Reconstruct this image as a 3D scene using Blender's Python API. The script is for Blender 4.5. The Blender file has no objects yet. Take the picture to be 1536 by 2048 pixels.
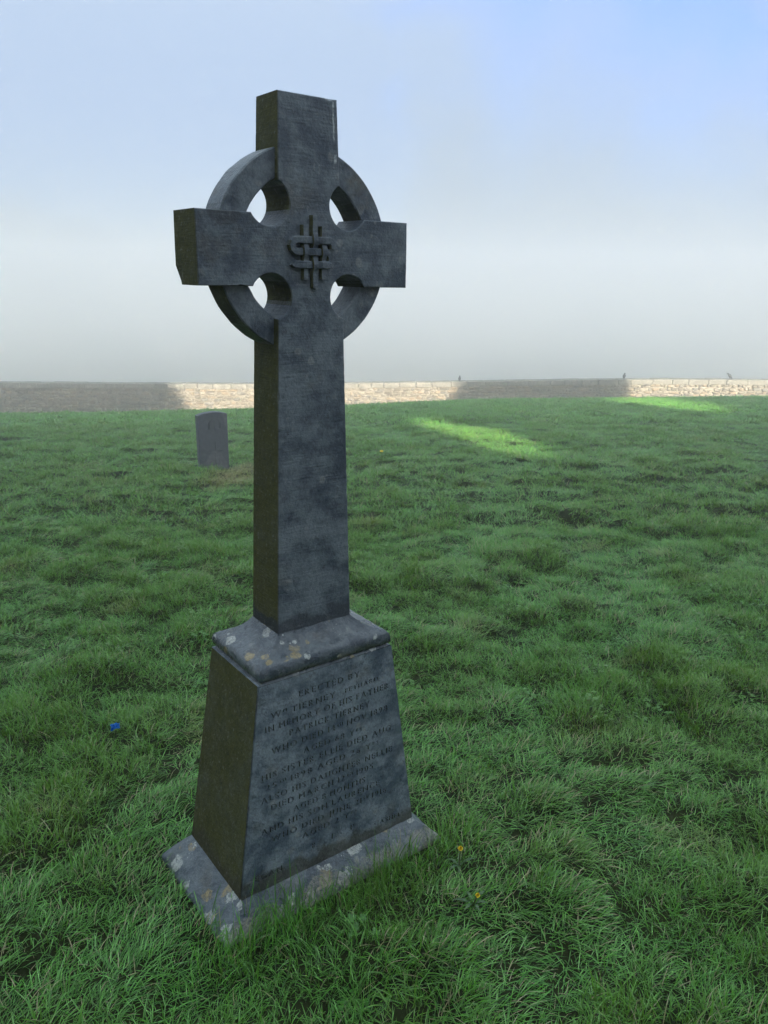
import bpy, bmesh, math, random
import numpy as np
from mathutils import Vector, Matrix, noise as mnoise
from mathutils.geometry import delaunay_2d_cdt

random.seed(7)
rng = np.random.default_rng(11)
R = math.radians
scene = bpy.context.scene
COL = scene.collection

# ------------------------------------------------------------------ camera
CAM_Z, PITCH, ROLL, FPX = 1.58, 16.4151, 0.62, 1565.75      # focal length in pixels of a 1536x2048 frame
cam_data = bpy.data.cameras.new('camera')
cam = bpy.data.objects.new('camera', cam_data)
COL.objects.link(cam)
_f = Vector((0, math.cos(R(PITCH)), -math.sin(R(PITCH))))
_u0 = Vector((0, math.sin(R(PITCH)), math.cos(R(PITCH))))
_r0 = Vector((1, 0, 0))
_r = _r0 * math.cos(R(ROLL)) + _u0 * math.sin(R(ROLL))
_u = -_r0 * math.sin(R(ROLL)) + _u0 * math.cos(R(ROLL))
cam.matrix_world = Matrix(((_r.x, _u.x, -_f.x, 0), (_r.y, _u.y, -_f.y, 0), (_r.z, _u.z, -_f.z, CAM_Z), (0, 0, 0, 1)))
cam_data.sensor_fit = 'VERTICAL'
cam_data.sensor_height = 24.0
cam_data.sensor_width = 18.0
cam_data.lens = 24.0 * FPX / 2048.0
cam_data.clip_start = 0.02
cam_data.clip_end = 3000
scene.camera = cam

# ------------------------------------------------------------------ light
VEIL_OFFSET = (7.6, 6.82, 3.79)
SUN_EL, SUN_AZ = 16.0, 10.0          # the sun stands behind the camera, 10 degrees to its right
to_sun = Vector((math.cos(R(SUN_EL)) * math.sin(R(SUN_AZ)), -math.cos(R(SUN_EL)) * math.cos(R(SUN_AZ)), math.sin(R(SUN_EL))))
sun_data = bpy.data.lights.new('sun', 'SUN')
sun_data.energy = 2.6
sun_data.angle = R(0.8)
sun_data.color = (1.0, 0.90, 0.74)
sun = bpy.data.objects.new('sun', sun_data)
COL.objects.link(sun)
sun.rotation_euler = to_sun.to_track_quat('Z', 'Y').to_euler()

world = bpy.data.worlds.new('World')
scene.world = world
world.use_nodes = True
wn, wl = world.node_tree.nodes, world.node_tree.links
wn.clear()
w_out = wn.new('ShaderNodeOutputWorld')
w_bg = wn.new('ShaderNodeBackground')
w_sky = wn.new('ShaderNodeTexSky')
w_sky.sky_type = 'NISHITA'
w_sky.sun_disc = False
w_sky.sun_elevation = R(SUN_EL)
w_sky.sun_rotation = R(180 - SUN_AZ)
w_sky.altitude = 120
w_sky.dust_density = 0.4
w_sky.ozone_density = 3.0
w_bg.inputs['Strength'].default_value = 0.05
# a bank of fog drawn over the lower sky, all the way round, thinning upwards with ragged soft edges
w_tc = wn.new('ShaderNodeTexCoord')
w_sep = wn.new('ShaderNodeSeparateXYZ')
wl.new(w_tc.outputs['Generated'], w_sep.inputs[0])
w_noise = wn.new('ShaderNodeTexNoise')
w_noise.inputs['Scale'].default_value = 1.9
w_noise.inputs['Detail'].default_value = 4
w_noise.inputs['Roughness'].default_value = 0.45
w_map = wn.new('ShaderNodeMapping')
w_map.inputs['Location'].default_value = (0.35, 0.1, 0.0)
w_map.inputs['Scale'].default_value = (1.0, 1.0, 1.15)
wl.new(w_tc.outputs['Generated'], w_map.inputs[0])
wl.new(w_map.outputs[0], w_noise.inputs['Vector'])
w_add = wn.new('ShaderNodeMath'); w_add.operation = 'MULTIPLY_ADD'
wl.new(w_noise.outputs[0], w_add.inputs[0]); w_add.inputs[1].default_value = -1.0
wl.new(w_sep.outputs['Z'], w_add.inputs[2])
w_ramp = wn.new('ShaderNodeMapRange'); w_ramp.interpolation_type = 'SMOOTHSTEP'
wl.new(w_add.outputs[0], w_ramp.inputs['Value'])
w_ramp.inputs['From Min'].default_value = -0.47
w_ramp.inputs['From Max'].default_value = -0.10
w_ramp.inputs['To Min'].default_value = 0.93
w_ramp.inputs['To Max'].default_value = 0.0
w_mix = wn.new('ShaderNodeMix'); w_mix.data_type = 'RGBA'
# thin torn veils of the same fog drift over the whole sky above the bank, with blue between them
w_map2 = wn.new('ShaderNodeMapping')
w_map2.inputs['Location'].default_value = VEIL_OFFSET
w_map2.inputs['Scale'].default_value = (1.0, 1.0, 1.5)
wl.new(w_tc.outputs['Generated'], w_map2.inputs[0])
w_noise2 = wn.new('ShaderNodeTexNoise')
w_noise2.inputs['Scale'].default_value = 1.5
w_noise2.inputs['Detail'].default_value = 5
w_noise2.inputs['Roughness'].default_value = 0.5
wl.new(w_map2.outputs[0], w_noise2.inputs['Vector'])
w_veil = wn.new('ShaderNodeMapRange'); w_veil.interpolation_type = 'SMOOTHSTEP'
wl.new(w_noise2.outputs[0], w_veil.inputs['Value'])
w_veil.inputs['From Min'].default_value = 0.32
w_veil.inputs['From Max'].default_value = 0.47
w_veil.inputs['To Min'].default_value = 0.0
w_veil.inputs['To Max'].default_value = 0.80
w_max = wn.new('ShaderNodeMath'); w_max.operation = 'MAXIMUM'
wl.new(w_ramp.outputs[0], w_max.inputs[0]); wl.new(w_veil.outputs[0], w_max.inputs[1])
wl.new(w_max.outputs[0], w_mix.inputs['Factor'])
w_tint = wn.new('ShaderNodeMix'); w_tint.data_type = 'RGBA'; w_tint.blend_type = 'MULTIPLY'
w_tint.inputs['Factor'].default_value = 1.0
wl.new(w_sky.outputs[0], w_tint.inputs[6])
w_tint.inputs[7].default_value = (0.115, 0.250, 0.52, 1)
wl.new(w_tint.outputs[2], w_mix.inputs[6])
# fog brightens upwards like overcast; extra glow added overhead, unseen, to light the ground
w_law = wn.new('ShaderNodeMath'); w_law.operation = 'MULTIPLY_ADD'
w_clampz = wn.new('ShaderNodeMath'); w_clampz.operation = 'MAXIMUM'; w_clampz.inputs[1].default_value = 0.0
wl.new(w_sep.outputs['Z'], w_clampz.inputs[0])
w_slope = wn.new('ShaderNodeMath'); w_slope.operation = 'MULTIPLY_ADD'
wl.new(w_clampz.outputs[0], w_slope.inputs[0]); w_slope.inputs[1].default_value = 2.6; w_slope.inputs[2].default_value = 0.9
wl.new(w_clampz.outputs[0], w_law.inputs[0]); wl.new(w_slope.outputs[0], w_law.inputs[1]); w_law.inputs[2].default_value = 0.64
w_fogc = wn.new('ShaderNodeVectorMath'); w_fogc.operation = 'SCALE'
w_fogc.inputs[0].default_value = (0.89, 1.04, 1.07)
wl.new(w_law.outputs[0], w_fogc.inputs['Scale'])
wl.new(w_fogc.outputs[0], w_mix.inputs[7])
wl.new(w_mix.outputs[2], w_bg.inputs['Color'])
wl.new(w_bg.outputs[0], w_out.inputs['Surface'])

scene.view_settings.view_transform = 'Standard'
scene.view_settings.look = 'None'
scene.view_settings.gamma = 1
scene.view_settings.exposure = 3.48
scene.view_settings.use_curve_mapping = False
scene.render.engine = 'CYCLES'
scene.cycles.use_denoising = True
scene.cycles.max_bounces = 8
scene.cycles.volume_bounces = 4
scene.cycles.sample_clamp_indirect = 4

# ------------------------------------------------------------------ helpers
def obj(name, me, mat=None, parent=None, loc=None):
    o = bpy.data.objects.new(name, me)
    COL.objects.link(o)
    if mat is not None:
        for m in (mat if isinstance(mat, (list, tuple)) else [mat]):
            me.materials.append(m)
    if parent is not None:
        o.parent = parent
    if loc is not None:
        o.location = loc
    return o

def empty(name, loc=(0, 0, 0)):
    o = bpy.data.objects.new(name, None)
    o.empty_display_size = 0.1
    COL.objects.link(o)
    o.location = loc
    return o

def tag(o, label=None, cat=None, group=None, kind=None):
    if label: o['label'] = label
    if cat: o['category'] = cat
    if group: o['group'] = group
    if kind: o['kind'] = kind
    return o

def mesh_from(name, verts, faces, smooth=False):
    me = bpy.data.meshes.new(name)
    me.from_pydata([tuple(v) for v in verts], [], faces)
    me.update()
    if smooth:
        me.polygons.foreach_set('use_smooth', [True] * len(me.polygons))
    return me

def bm_mesh(name, bm, smooth=False):
    bmesh.ops.recalc_face_normals(bm, faces=bm.faces)
    me = bpy.data.meshes.new(name)
    bm.to_mesh(me)
    bm.free()
    if smooth:
        me.polygons.foreach_set('use_smooth', [True] * len(me.polygons))
    return me

def fbm(x, y, seed=0.0, octaves=3):
    """cheap vectorised value noise, about -1..1"""
    x = np.asarray(x, float); y = np.asarray(y, float)
    tot = np.zeros(np.broadcast(x, y).shape); amp = 1.0; norm = 0.0; fr = 1.0
    for o in range(octaves):
        xs = x * fr + seed * 17.3 + o * 31.7; ys = y * fr - seed * 9.1 + o * 13.9
        xi = np.floor(xs); yi = np.floor(ys)
        fx = xs - xi; fy = ys - yi
        fx = fx * fx * fx * (fx * (fx * 6 - 15) + 10); fy = fy * fy * fy * (fy * (fy * 6 - 15) + 10)
        def h(a, b):
            v = np.sin(a * 127.1 + b * 311.7) * 43758.5453
            return v - np.floor(v)
        n = (h(xi, yi) * (1 - fx) + h(xi + 1, yi) * fx) * (1 - fy) + (h(xi, yi + 1) * (1 - fx) + h(xi + 1, yi + 1) * fx) * fy
        tot += amp * (n * 2 - 1); norm += amp; amp *= 0.5; fr *= 2.03
    return tot / norm

# pixel of the 1536x2048 photograph -> ray
def ray(px, py):
    u, v = px - 768.0, -(py - 1024.0)
    d = _r * u + _u * v + _f * FPX
    return d.normalized()

def at_y(px, py, Y):
    d = ray(px, py)
    return Vector((0, 0, CAM_Z)) + d * (Y / d.y)

# ------------------------------------------------------------------ node helper
class NT:
    def __init__(self, name):
        self.m = bpy.data.materials.new(name)
        self.m.use_nodes = True
        self.n, self.l = self.m.node_tree.nodes, self.m.node_tree.links
        self.n.clear()
        self.out = self.n.new('ShaderNodeOutputMaterial')
    def set(self, sock, v):
        if isinstance(v, bpy.types.NodeSocket): self.l.new(v, sock)
        else: sock.default_value = v
    def math(self, op, a, b=0.0, c=0.0, clamp=False):
        n = self.n.new('ShaderNodeMath'); n.operation = op; n.use_clamp = clamp
        for i, v in enumerate((a, b, c)): self.set(n.inputs[i], v)
        return n.outputs[0]
    def ss(self, v, a, b, lo=0.0, hi=1.0):
        n = self.n.new('ShaderNodeMapRange'); n.interpolation_type = 'SMOOTHSTEP'
        self.set(n.inputs['Value'], v)
        n.inputs['From Min'].default_value = a; n.inputs['From Max'].default_value = b
        n.inputs['To Min'].default_value = lo; n.inputs['To Max'].default_value = hi
        return n.outputs[0]
    def mix(self, f, a, b, mode='MIX'):
        n = self.n.new('ShaderNodeMix'); n.data_type = 'RGBA'; n.blend_type = mode
        self.set(n.inputs['Factor'], f)
        for i, v in ((6, a), (7, b)):
            if isinstance(v, tuple) and len(v) == 3: v = v + (1.0,)
            self.set(n.inputs[i], v)
        return n.outputs[2]
    def tc(self, kind='Object'):
        return self.n.new('ShaderNodeTexCoord').outputs[kind]
    def mapping(self, vec, scale=(1, 1, 1), loc=(0, 0, 0), rot=(0, 0, 0)):
        n = self.n.new('ShaderNodeMapping')
        self.l.new(vec, n.inputs[0])
        n.inputs['Scale'].default_value = scale; n.inputs['Location'].default_value = loc; n.inputs['Rotation'].default_value = rot
        return n.outputs[0]
    def noise(self, vec, scale, detail=4, rough=0.55, dist=0.0):
        n = self.n.new('ShaderNodeTexNoise')
        self.l.new(vec, n.inputs['Vector'])
        n.inputs['Scale'].default_value = scale; n.inputs['Detail'].default_value = detail
        n.inputs['Roughness'].default_value = rough; n.inputs['Distortion'].default_value = dist
        return n.outputs[0]
    def voronoi(self, vec, scale, feature='F1', out='Distance', rand=1.0):
        n = self.n.new('ShaderNodeTexVoronoi'); n.feature = feature
        self.l.new(vec, n.inputs['Vector'])
        n.inputs['Scale'].default_value = scale; n.inputs['Randomness'].default_value = rand
        return n.outputs[out]
    def sep(self, vec):
        n = self.n.new('ShaderNodeSeparateXYZ'); self.l.new(vec, n.inputs[0]); return n.outputs
    def sepc(self, c):
        n = self.n.new('ShaderNodeSeparateColor'); self.l.new(c, n.inputs[0]); return n.outputs
    def vadd(self, a, b, s=1.0):
        n = self.n.new('ShaderNodeVectorMath'); n.operation = 'MULTIPLY_ADD'
        self.l.new(b, n.inputs[0]); n.inputs[1].default_value = (s, s, s); self.l.new(a, n.inputs[2])
        return n.outputs[0]
    def bump(self, h, strength, dist, normal=None):
        n = self.n.new('ShaderNodeBump')
        self.l.new(h, n.inputs['Height'])
        n.inputs['Strength'].default_value = strength; n.inputs['Distance'].default_value = dist
        if normal is not None: self.l.new(normal, n.inputs['Normal'])
        return n.outputs[0]
    def bsdf(self, color, rough=0.8, normal=None, spec=0.5):
        n = self.n.new('ShaderNodeBsdfPrincipled')
        if isinstance(color, tuple) and len(color) == 3: color = color + (1.0,)
        self.set(n.inputs['Base Color'], color)
        self.set(n.inputs['Roughness'], rough)
        self.set(n.inputs['Specular IOR Level'], spec)
        if normal is not None: self.l.new(normal, n.inputs['Normal'])
        return n
    def done(self, shader):
        self.l.new(shader, self.out.inputs['Surface'])
        return self.m

# ------------------------------------------------------------------ materials
def stone_material(name, lichen=0.0, wet=0.0, spot=19.0, warp=0.075, warmth=0.35, tool='h', streaks=False, dirt=False, dark=1.0):
    t = NT(name)
    oc = t.tc('Object')
    nrm = t.sep(t.tc('Normal'))
    pos = t.sep(oc)
    big = t.noise(oc, 6.0, 3, 0.5)
    mid = t.noise(oc, 22.0, 6, 0.62)
    fine = t.noise(oc, 150.0, 3, 0.6)
    grit = t.noise(oc, 95.0, 5, 0.7)
    f = t.math('ADD', t.math('MULTIPLY', big, 0.55), t.math('MULTIPLY', mid, 0.75))
    f = t.ss(f, 0.50, 0.79)
    c = t.mix(f, (0.036 * dark, 0.053 * dark, 0.078 * dark), (0.140 * dark, 0.168 * dark, 0.195 * dark))
    warm = t.ss(t.noise(oc, 9.0, 4, 0.6), 0.56, 0.72)
    c = t.mix(t.math('MULTIPLY', warm, warmth), c, (0.10, 0.088, 0.062))
    # pale round blotches of old lichen
    wv = t.vadd(oc, t.n.new('ShaderNodeTexNoise').outputs['Color'], 0.0)
    nz = t.n.new('ShaderNodeTexNoise'); t.l.new(oc, nz.inputs['Vector']); nz.inputs['Scale'].default_value = 40; nz.inputs['Detail'].default_value = 3
    wv = t.vadd(oc, nz.outputs['Color'], 0.018)
    blot = t.ss(t.voronoi(wv, 26.0), 0.20, 0.30, 1.0, 0.0)
    sel = t.ss(t.noise(oc, 11.0, 2), 0.52, 0.62)
    c = t.mix(t.math('MULTIPLY', t.math('MULTIPLY', blot, sel), 0.5), c, (0.24, 0.245, 0.24))
    if lichen > 0:
        nz2 = t.n.new('ShaderNodeTexNoise'); t.l.new(oc, nz2.inputs['Vector']); nz2.inputs['Scale'].default_value = 34; nz2.inputs['Detail'].default_value = 7; nz2.inputs['Roughness'].default_value = 0.68
        wv2 = t.vadd(oc, nz2.outputs['Color'], warp)
        vn = t.n.new('ShaderNodeTexVoronoi'); t.l.new(wv2, vn.inputs['Vector']); vn.inputs['Scale'].default_value = spot
        cr = t.sepc(vn.outputs['Color'])
        rad = t.math('MULTIPLY_ADD', cr[0], 0.42, 0.10)
        patch = t.ss(t.math('SUBTRACT', vn.outputs['Distance'], rad), -0.03, 0.02, 1.0, 0.0)
        keep = t.ss(cr[1], 0.70 - 0.42 * lichen, 0.76 - 0.42 * lichen)
        patch = t.math('MULTIPLY', patch, keep)
        grain = t.ss(t.noise(oc, 110, 4, 0.75), 0.36, 0.56, 0.15, 1.0)
        patch = t.math('MULTIPLY', patch, grain)
        lc = t.mix(t.ss(cr[2], 0.45, 0.6), (0.42, 0.44, 0.42), (0.27, 0.21, 0.10))
        c = t.mix(t.math('MULTIPLY', patch, 0.9), c, lc)
        if lichen > 0.9:      # broad pale crust along the foot of the front
            bz = t.math('ADD', pos[2], t.math('MULTIPLY', t.math('SUBTRACT', t.noise(oc, 20, 4, 0.7), 0.5), 0.12))
            band = t.math('MULTIPLY', t.ss(bz, 0.072, 0.052, 0.0, 1.0), t.ss(nrm[1], -0.2, -0.5))
            c = t.mix(t.math('MULTIPLY', t.math('MULTIPLY', band, grain), 0.6), c, (0.30, 0.285, 0.23))
        # small white crusty specks
        sp = t.ss(t.voronoi(oc, 90.0), 0.14, 0.22, 1.0, 0.0)
        sps = t.ss(t.noise(oc, 16, 2), 0.60, 0.68)
        c = t.mix(t.math('MULTIPLY', sp, sps), c, (0.5, 0.52, 0.52))
        moss = t.ss(t.math('ADD', t.noise(oc, 10, 5, 0.65), t.math('MULTIPLY', nrm[2], -0.25)), 0.50, 0.68)
        c = t.mix(t.math('MULTIPLY', moss, 0.65), c, (0.055, 0.055, 0.024))
    # algae on the damp side
    alg = t.math('MULTIPLY', t.ss(nrm[0], -0.55, -0.85), t.ss(nrm[2], 0.45, 0.15))
    algn = t.ss(t.noise(oc, 14, 5, 0.65), 0.25, 0.62, 0.88, 1.0)
    if not lichen:
        c = t.mix(t.math('MULTIPLY', t.math('MULTIPLY', alg, algn), 0.95), c,
                  t.mix(t.noise(oc, 30, 4, 0.6), (0.034, 0.036, 0.006), (0.088, 0.086, 0.020)))
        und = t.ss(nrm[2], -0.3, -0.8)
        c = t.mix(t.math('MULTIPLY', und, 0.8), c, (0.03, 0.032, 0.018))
    if streaks:      # bird droppings run down by the right edge near the top, two faint scratches
        wob = t.math('MULTIPLY', t.math('SUBTRACT', t.noise(oc, 45, 2), 0.5), 0.007)
        def streak(x0, slope, zlo, zhi, half, amt, col, cc):
            xc = t.math('SUBTRACT', t.math('SUBTRACT', pos[0], t.math('MULTIPLY_ADD', pos[2], slope, x0 - slope * zhi)), wob)
            m = t.ss(t.math('ABSOLUTE', xc), half * 0.6, half * 1.3, 1.0, 0.0)
            m = t.math('MULTIPLY', m, t.ss(pos[2], zlo, zlo + 0.012))
            m = t.math('MULTIPLY', m, t.ss(pos[2], zhi - 0.004, zhi, 1.0, 0.0))
            m = t.math('MULTIPLY', m, t.ss(nrm[1], -0.5, -0.9))
            m = t.math('MULTIPLY', m, t.ss(t.noise(oc, 130, 3), 0.38, 0.5, 0.45, 1.0))
            return t.mix(t.math('MULTIPLY', m, amt), cc, col)
        c = streak(0.0625, -0.02, 1.868, 1.952, 0.0020, 0.85, (0.42, 0.46, 0.47), c)
        c = streak(0.0675, 0.05, 1.823, 1.848, 0.0036, 0.9, (0.5, 0.54, 0.54), c)
        c = streak(0.013, 0.10, 1.80, 1.826, 0.0013, 0.4, (0.3, 0.32, 0.34), c)
        c = streak(0.026, 0.06, 1.795, 1.826, 0.0013, 0.4, (0.3, 0.32, 0.34), c)
        # a dark damp half-round stain hanging from the top of the left arm
        dx = t.math('DIVIDE', t.math('ADD', pos[0], 0.207), 0.040)
        dz = t.math('DIVIDE', t.math('SUBTRACT', pos[2], 1.720), 0.036)
        dd = t.math('ADD', t.math('MULTIPLY', dx, dx), t.math('MULTIPLY', dz, dz))
        dd = t.math('ADD', dd, t.math('MULTIPLY', t.math('SUBTRACT', mid, 0.5), 1.2))
        c = t.mix(t.math('MULTIPLY', t.ss(dd, 0.75, 1.15, 1.0, 0.0), 0.8), c, (0.03, 0.035, 0.045))
        # dark band where the shaft meets the moulding
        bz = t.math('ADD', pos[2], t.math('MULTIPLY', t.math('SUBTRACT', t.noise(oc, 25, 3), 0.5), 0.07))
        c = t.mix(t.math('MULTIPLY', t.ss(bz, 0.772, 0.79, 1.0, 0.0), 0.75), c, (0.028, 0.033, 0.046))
    if dirt:
        bz = t.math('ADD', pos[2], t.math('MULTIPLY', t.math('SUBTRACT', t.noise(oc, 18, 4, 0.65), 0.5), 0.14))
        c = t.mix(t.math('MULTIPLY', t.ss(bz, 0.115, 0.155, 1.0, 0.0), 0.75), c, (0.048, 0.042, 0.026))
    c = t.mix(t.ss(grit, 0.28, 0.50, 0.60, 0.0), c, (0.020, 0.024, 0.030))
    c = t.mix(t.ss(grit, 0.54, 0.74, 0.0, 0.40), c, (0.23, 0.24, 0.24))
    # tooling: fine chisel lines
    stretch = {'h': (18, 18, 240), 'v': (240, 240, 18), 'n': (120, 120, 120)}[tool]
    tool_n = t.noise(t.mapping(oc, stretch), 1.0, 2, 0.5)
    hgt = t.math('ADD', t.math('MULTIPLY', tool_n, 0.35), t.math('ADD', t.math('MULTIPLY', mid, 1.0), t.math('MULTIPLY', fine, 0.5)))
    c = t.mix(t.math('MULTIPLY', t.ss(tool_n, 0.35, 0.62), 0.16), c, (0.03, 0.034, 0.042))
    nb = t.bump(hgt, 1.0, 0.0036)
    rough = t.ss(mid, 0.3, 0.75, 0.50 - wet, 0.74 - wet)
    spec = t.math('MULTIPLY_ADD', alg, -0.42, 0.5) if not lichen else 0.5
    if not lichen: rough = t.math('MAXIMUM', rough, t.math('MULTIPLY', alg, 0.95))
    b = t.bsdf(c, rough, nb, spec)
    return t.done(b.outputs[0])

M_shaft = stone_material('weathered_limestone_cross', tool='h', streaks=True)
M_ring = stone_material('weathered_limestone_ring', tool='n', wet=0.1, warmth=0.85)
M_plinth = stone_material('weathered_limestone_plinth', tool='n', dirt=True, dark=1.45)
M_mould = stone_material('damp_limestone_moulding', lichen=0.25, wet=0.32, spot=30.0, warp=0.022, tool='n', dark=0.66)
M_base = stone_material('lichened_limestone_base', lichen=1.0, wet=0.16, spot=18.0, warp=0.06, tool='n', dark=0.85)

def simple_noise_mat(name, c1, c2, scale=20, rough=0.8, bump=0.3, dist=0.01, spec=0.4, coord='Object'):
    t = NT(name)
    oc = t.tc(coord)
    n = t.noise(oc, scale, 5, 0.62)
    c = t.mix(t.ss(n, 0.3, 0.7), c1, c2)
    b = t.bsdf(c, rough, t.bump(n, bump, dist), spec)
    return t.done(b.outputs[0])

M_groove = simple_noise_mat('stone_inside_letters', (0.05, 0.058, 0.066), (0.10, 0.112, 0.118), 60)
M_soil = simple_noise_mat('dark_turf_soil', (0.008, 0.012, 0.004), (0.022, 0.028, 0.010), 3.0, 1.0, 0.4, 0.03, 0.1)
M_ruin = simple_noise_mat('old_ruin_limestone', (0.20, 0.19, 0.165), (0.34, 0.32, 0.28), 1.4, 0.9, 0.6, 0.05)
M_beak = simple_noise_mat('black_horn', (0.02, 0.02, 0.022), (0.04, 0.04, 0.045), 90, 0.45)
M_feather = simple_noise_mat('black_feathers', (0.018, 0.019, 0.023), (0.045, 0.047, 0.055), 60, 0.55)

def leaf_material(name):
    t = NT(name)
    att = t.n.new('ShaderNodeAttribute'); att.attribute_type = 'GEOMETRY'; att.attribute_name = 'blade'
    ins = t.n.new('ShaderNodeAttribute'); ins.attribute_type = 'INSTANCER'; ins.attribute_name = 'tint'
    dry = t.n.new('ShaderNodeAttribute'); dry.attribute_type = 'INSTANCER'; dry.attribute_name = 'dry'
    bl = t.sepc(att.outputs['Color'])       # r: random per blade, g: along the blade, b: 1 = withered blade
    c = t.mix(bl[0], (0.011, 0.084, 0.007), (0.115, 0.390, 0.040))
    c = t.mix(t.math('MULTIPLY', ins.outputs['Fac'], 0.60), c, (0.112, 0.215, 0.020))
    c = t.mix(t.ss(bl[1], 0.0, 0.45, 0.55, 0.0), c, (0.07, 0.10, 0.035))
    c = t.mix(bl[2], c, (0.27, 0.24, 0.13))
    c = t.mix(dry.outputs['Fac'], c, t.mix(bl[0], (0.20, 0.16, 0.06), (0.36, 0.27, 0.12)))
    b = t.bsdf(c, t.ss(bl[0], 0.70, 0.92, 0.46, 0.17), None, t.ss(bl[0], 0.70, 0.92, 0.55, 1.0))
    b.inputs['Sheen Weight'].default_value = 0.15          # fine dew on every blade
    b.inputs['Sheen Roughness'].default_value = 0.45
    b.inputs['Sheen Tint'].default_value = (0.80, 1.0, 0.74, 1)
    tr = t.n.new('ShaderNodeBsdfTranslucent')
    t.l.new(t.mix(0.5, c, (0.27, 0.40, 0.012)), tr.inputs['Color'])
    mx = t.n.new('ShaderNodeMixShader'); mx.inputs[0].default_value = 0.25
    t.l.new(b.outputs[0], mx.inputs[1]); t.l.new(tr.outputs[0], mx.inputs[2])
    return t.done(mx.outputs[0])
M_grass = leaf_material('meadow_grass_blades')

# ------------------------------------------------------------------ terrain
CREST_X = np.array([-30, -10.8, -4.8, -1.1, 2.3, 6.8, 14.5, 30])
CREST_T = np.array([0.1740, 0.1731, 0.1643, 0.1555, 0.1466, 0.143, 0.137, 0.136])
CREST_B = ((CREST_T - 0.03) / 2) ** 2 / 1.515
MON = Vector((-0.2186, 1.8776, 0.0))
YAW = 37.0338

def macro(x, y):
    x = np.asarray(x, float); y = np.asarray(y, float)
    k = sum(np.interp(x + d, CREST_X, CREST_B) for d in (-2, -1, 0, 1, 2)) / 5
    yp = np.clip(y, 0, 46)
    z = 0.065 - 0.03 * yp - k * yp * yp
    z = z - 0.03 * np.clip(y - 33, 0, 9) ** 2 * 0.8
    z = np.maximum(z, -6.6)
    t = np.clip((y - 43) / 45, 0, 1); t = t * t * (3 - 2 * t)
    return z * (1 - t) + (-24) * t

def micro(x, y):
    x = np.asarray(x, float); y = np.asarray(y, float)
    m = 0.085 * (np.abs(fbm(x / 0.52, y / 0.42, 1.0, 2)) - 0.2) + 0.066 * np.abs(fbm(x / 0.24, y / 0.20, 3.0, 2)) + 0.05 * fbm(x / 2.3, y / 1.6, 2.0, 2)
    ff = np.clip((y - 4.5) / 9, 0, 1)
    m = m * (1 - 0.5 * ff * ff * (3 - 2 * ff))
    # flat where the monument's base sits
    c, s = math.cos(R(YAW)), math.sin(R(YAW))
    lx = c * (x - MON.x) + s * (y - MON.y); ly = -s * (x - MON.x) + c * (y - MON.y)
    d = np.maximum(np.abs(lx) - 0.33, np.abs(ly) - 0.2)
    f = np.clip(d / 0.35, 0, 1); f = f * f * (3 - 2 * f)
    far = np.clip((60 - y) / 20, 0, 1)
    return m * f * far + 0.016 * (1 - f)

def ground(x, y):
    return macro(x, y) + micro(x, y)

def hit_ground(px, py):
    d = ray(px, py); o = Vector((0, 0, CAM_Z)); t = 0.3
    while t < 80:
        q = o + d * t
        if q.z < float(macro(q.x, q.y)): return q
        t += 0.01 + t * 0.001
    return o + d * t

def spaced(lo, hi, fine_lo, fine_hi, step, grow):
    a = [fine_lo]
    while a[-1] < fine_hi: a.append(a[-1] + step)
    s = step
    while a[-1] < hi:
        s *= grow; a.append(min(hi, a[-1] + s))
    s = step; b = [fine_lo]
    while b[-1] > lo:
        s *= grow; b.append(max(lo, b[-1] - s))
    return np.array(sorted(set(b[1:] + a)))

xs = spaced(-255, 255, -4.5, 4.5, 0.06, 1.05)
ys = spaced(-40, 450, 0.3, 7.0, 0.06, 1.045)
GX, GY = np.meshgrid(xs, ys)
GZ = ground(GX, GY)
nx, ny = len(xs), len(ys)
gv = np.stack([GX.ravel(), GY.ravel(), GZ.ravel()], 1)
ii = np.arange(nx * ny).reshape(ny, nx)
gf = np.stack([ii[:-1, :-1].ravel(), ii[:-1, 1:].ravel(), ii[1:, 1:].ravel(), ii[1:, :-1].ravel()], 1)
ground_o = obj('ground', mesh_from('ground', gv, gf.tolist(), True), M_soil)
tag(ground_o, 'turf covered hillside sloping gently down to the boundary wall', kind='structure')

# ------------------------------------------------------------------ ruin behind the camera (casts the shade)
def polys_to_mesh(name, loops, extrude, smooth=False):
    """outline loops (first outer, the others holes or islands) filled and extruded +-extrude in local z"""
    cu = bpy.data.curves.new(name, 'CURVE')
    cu.dimensions = '2D'; cu.fill_mode = 'BOTH'; cu.extrude = extrude
    for lp in loops:
        sp = cu.splines.new('POLY')
        sp.points.add(len(lp) - 1)
        sp.points.foreach_set('co', [v for p in lp for v in (p[0], p[1], 0.0, 1.0)])
        sp.use_cyclic_u = True
    o = bpy.data.objects.new(name, cu)
    COL.objects.link(o)
    dg = bpy.context.evaluated_depsgraph_get(); dg.update()
    me = bpy.data.meshes.new_from_object(o.evaluated_get(dg))
    bpy.data.objects.remove(o); bpy.data.curves.remove(cu)
    me.name = name
    return me

RUIN_Y = -9.0
def to_ruin(p):
    k = (p[1] - RUIN_Y) / -to_sun.y
    return (p[0] + k * to_sun.x, p[2] + k * to_sun.z)

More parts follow.
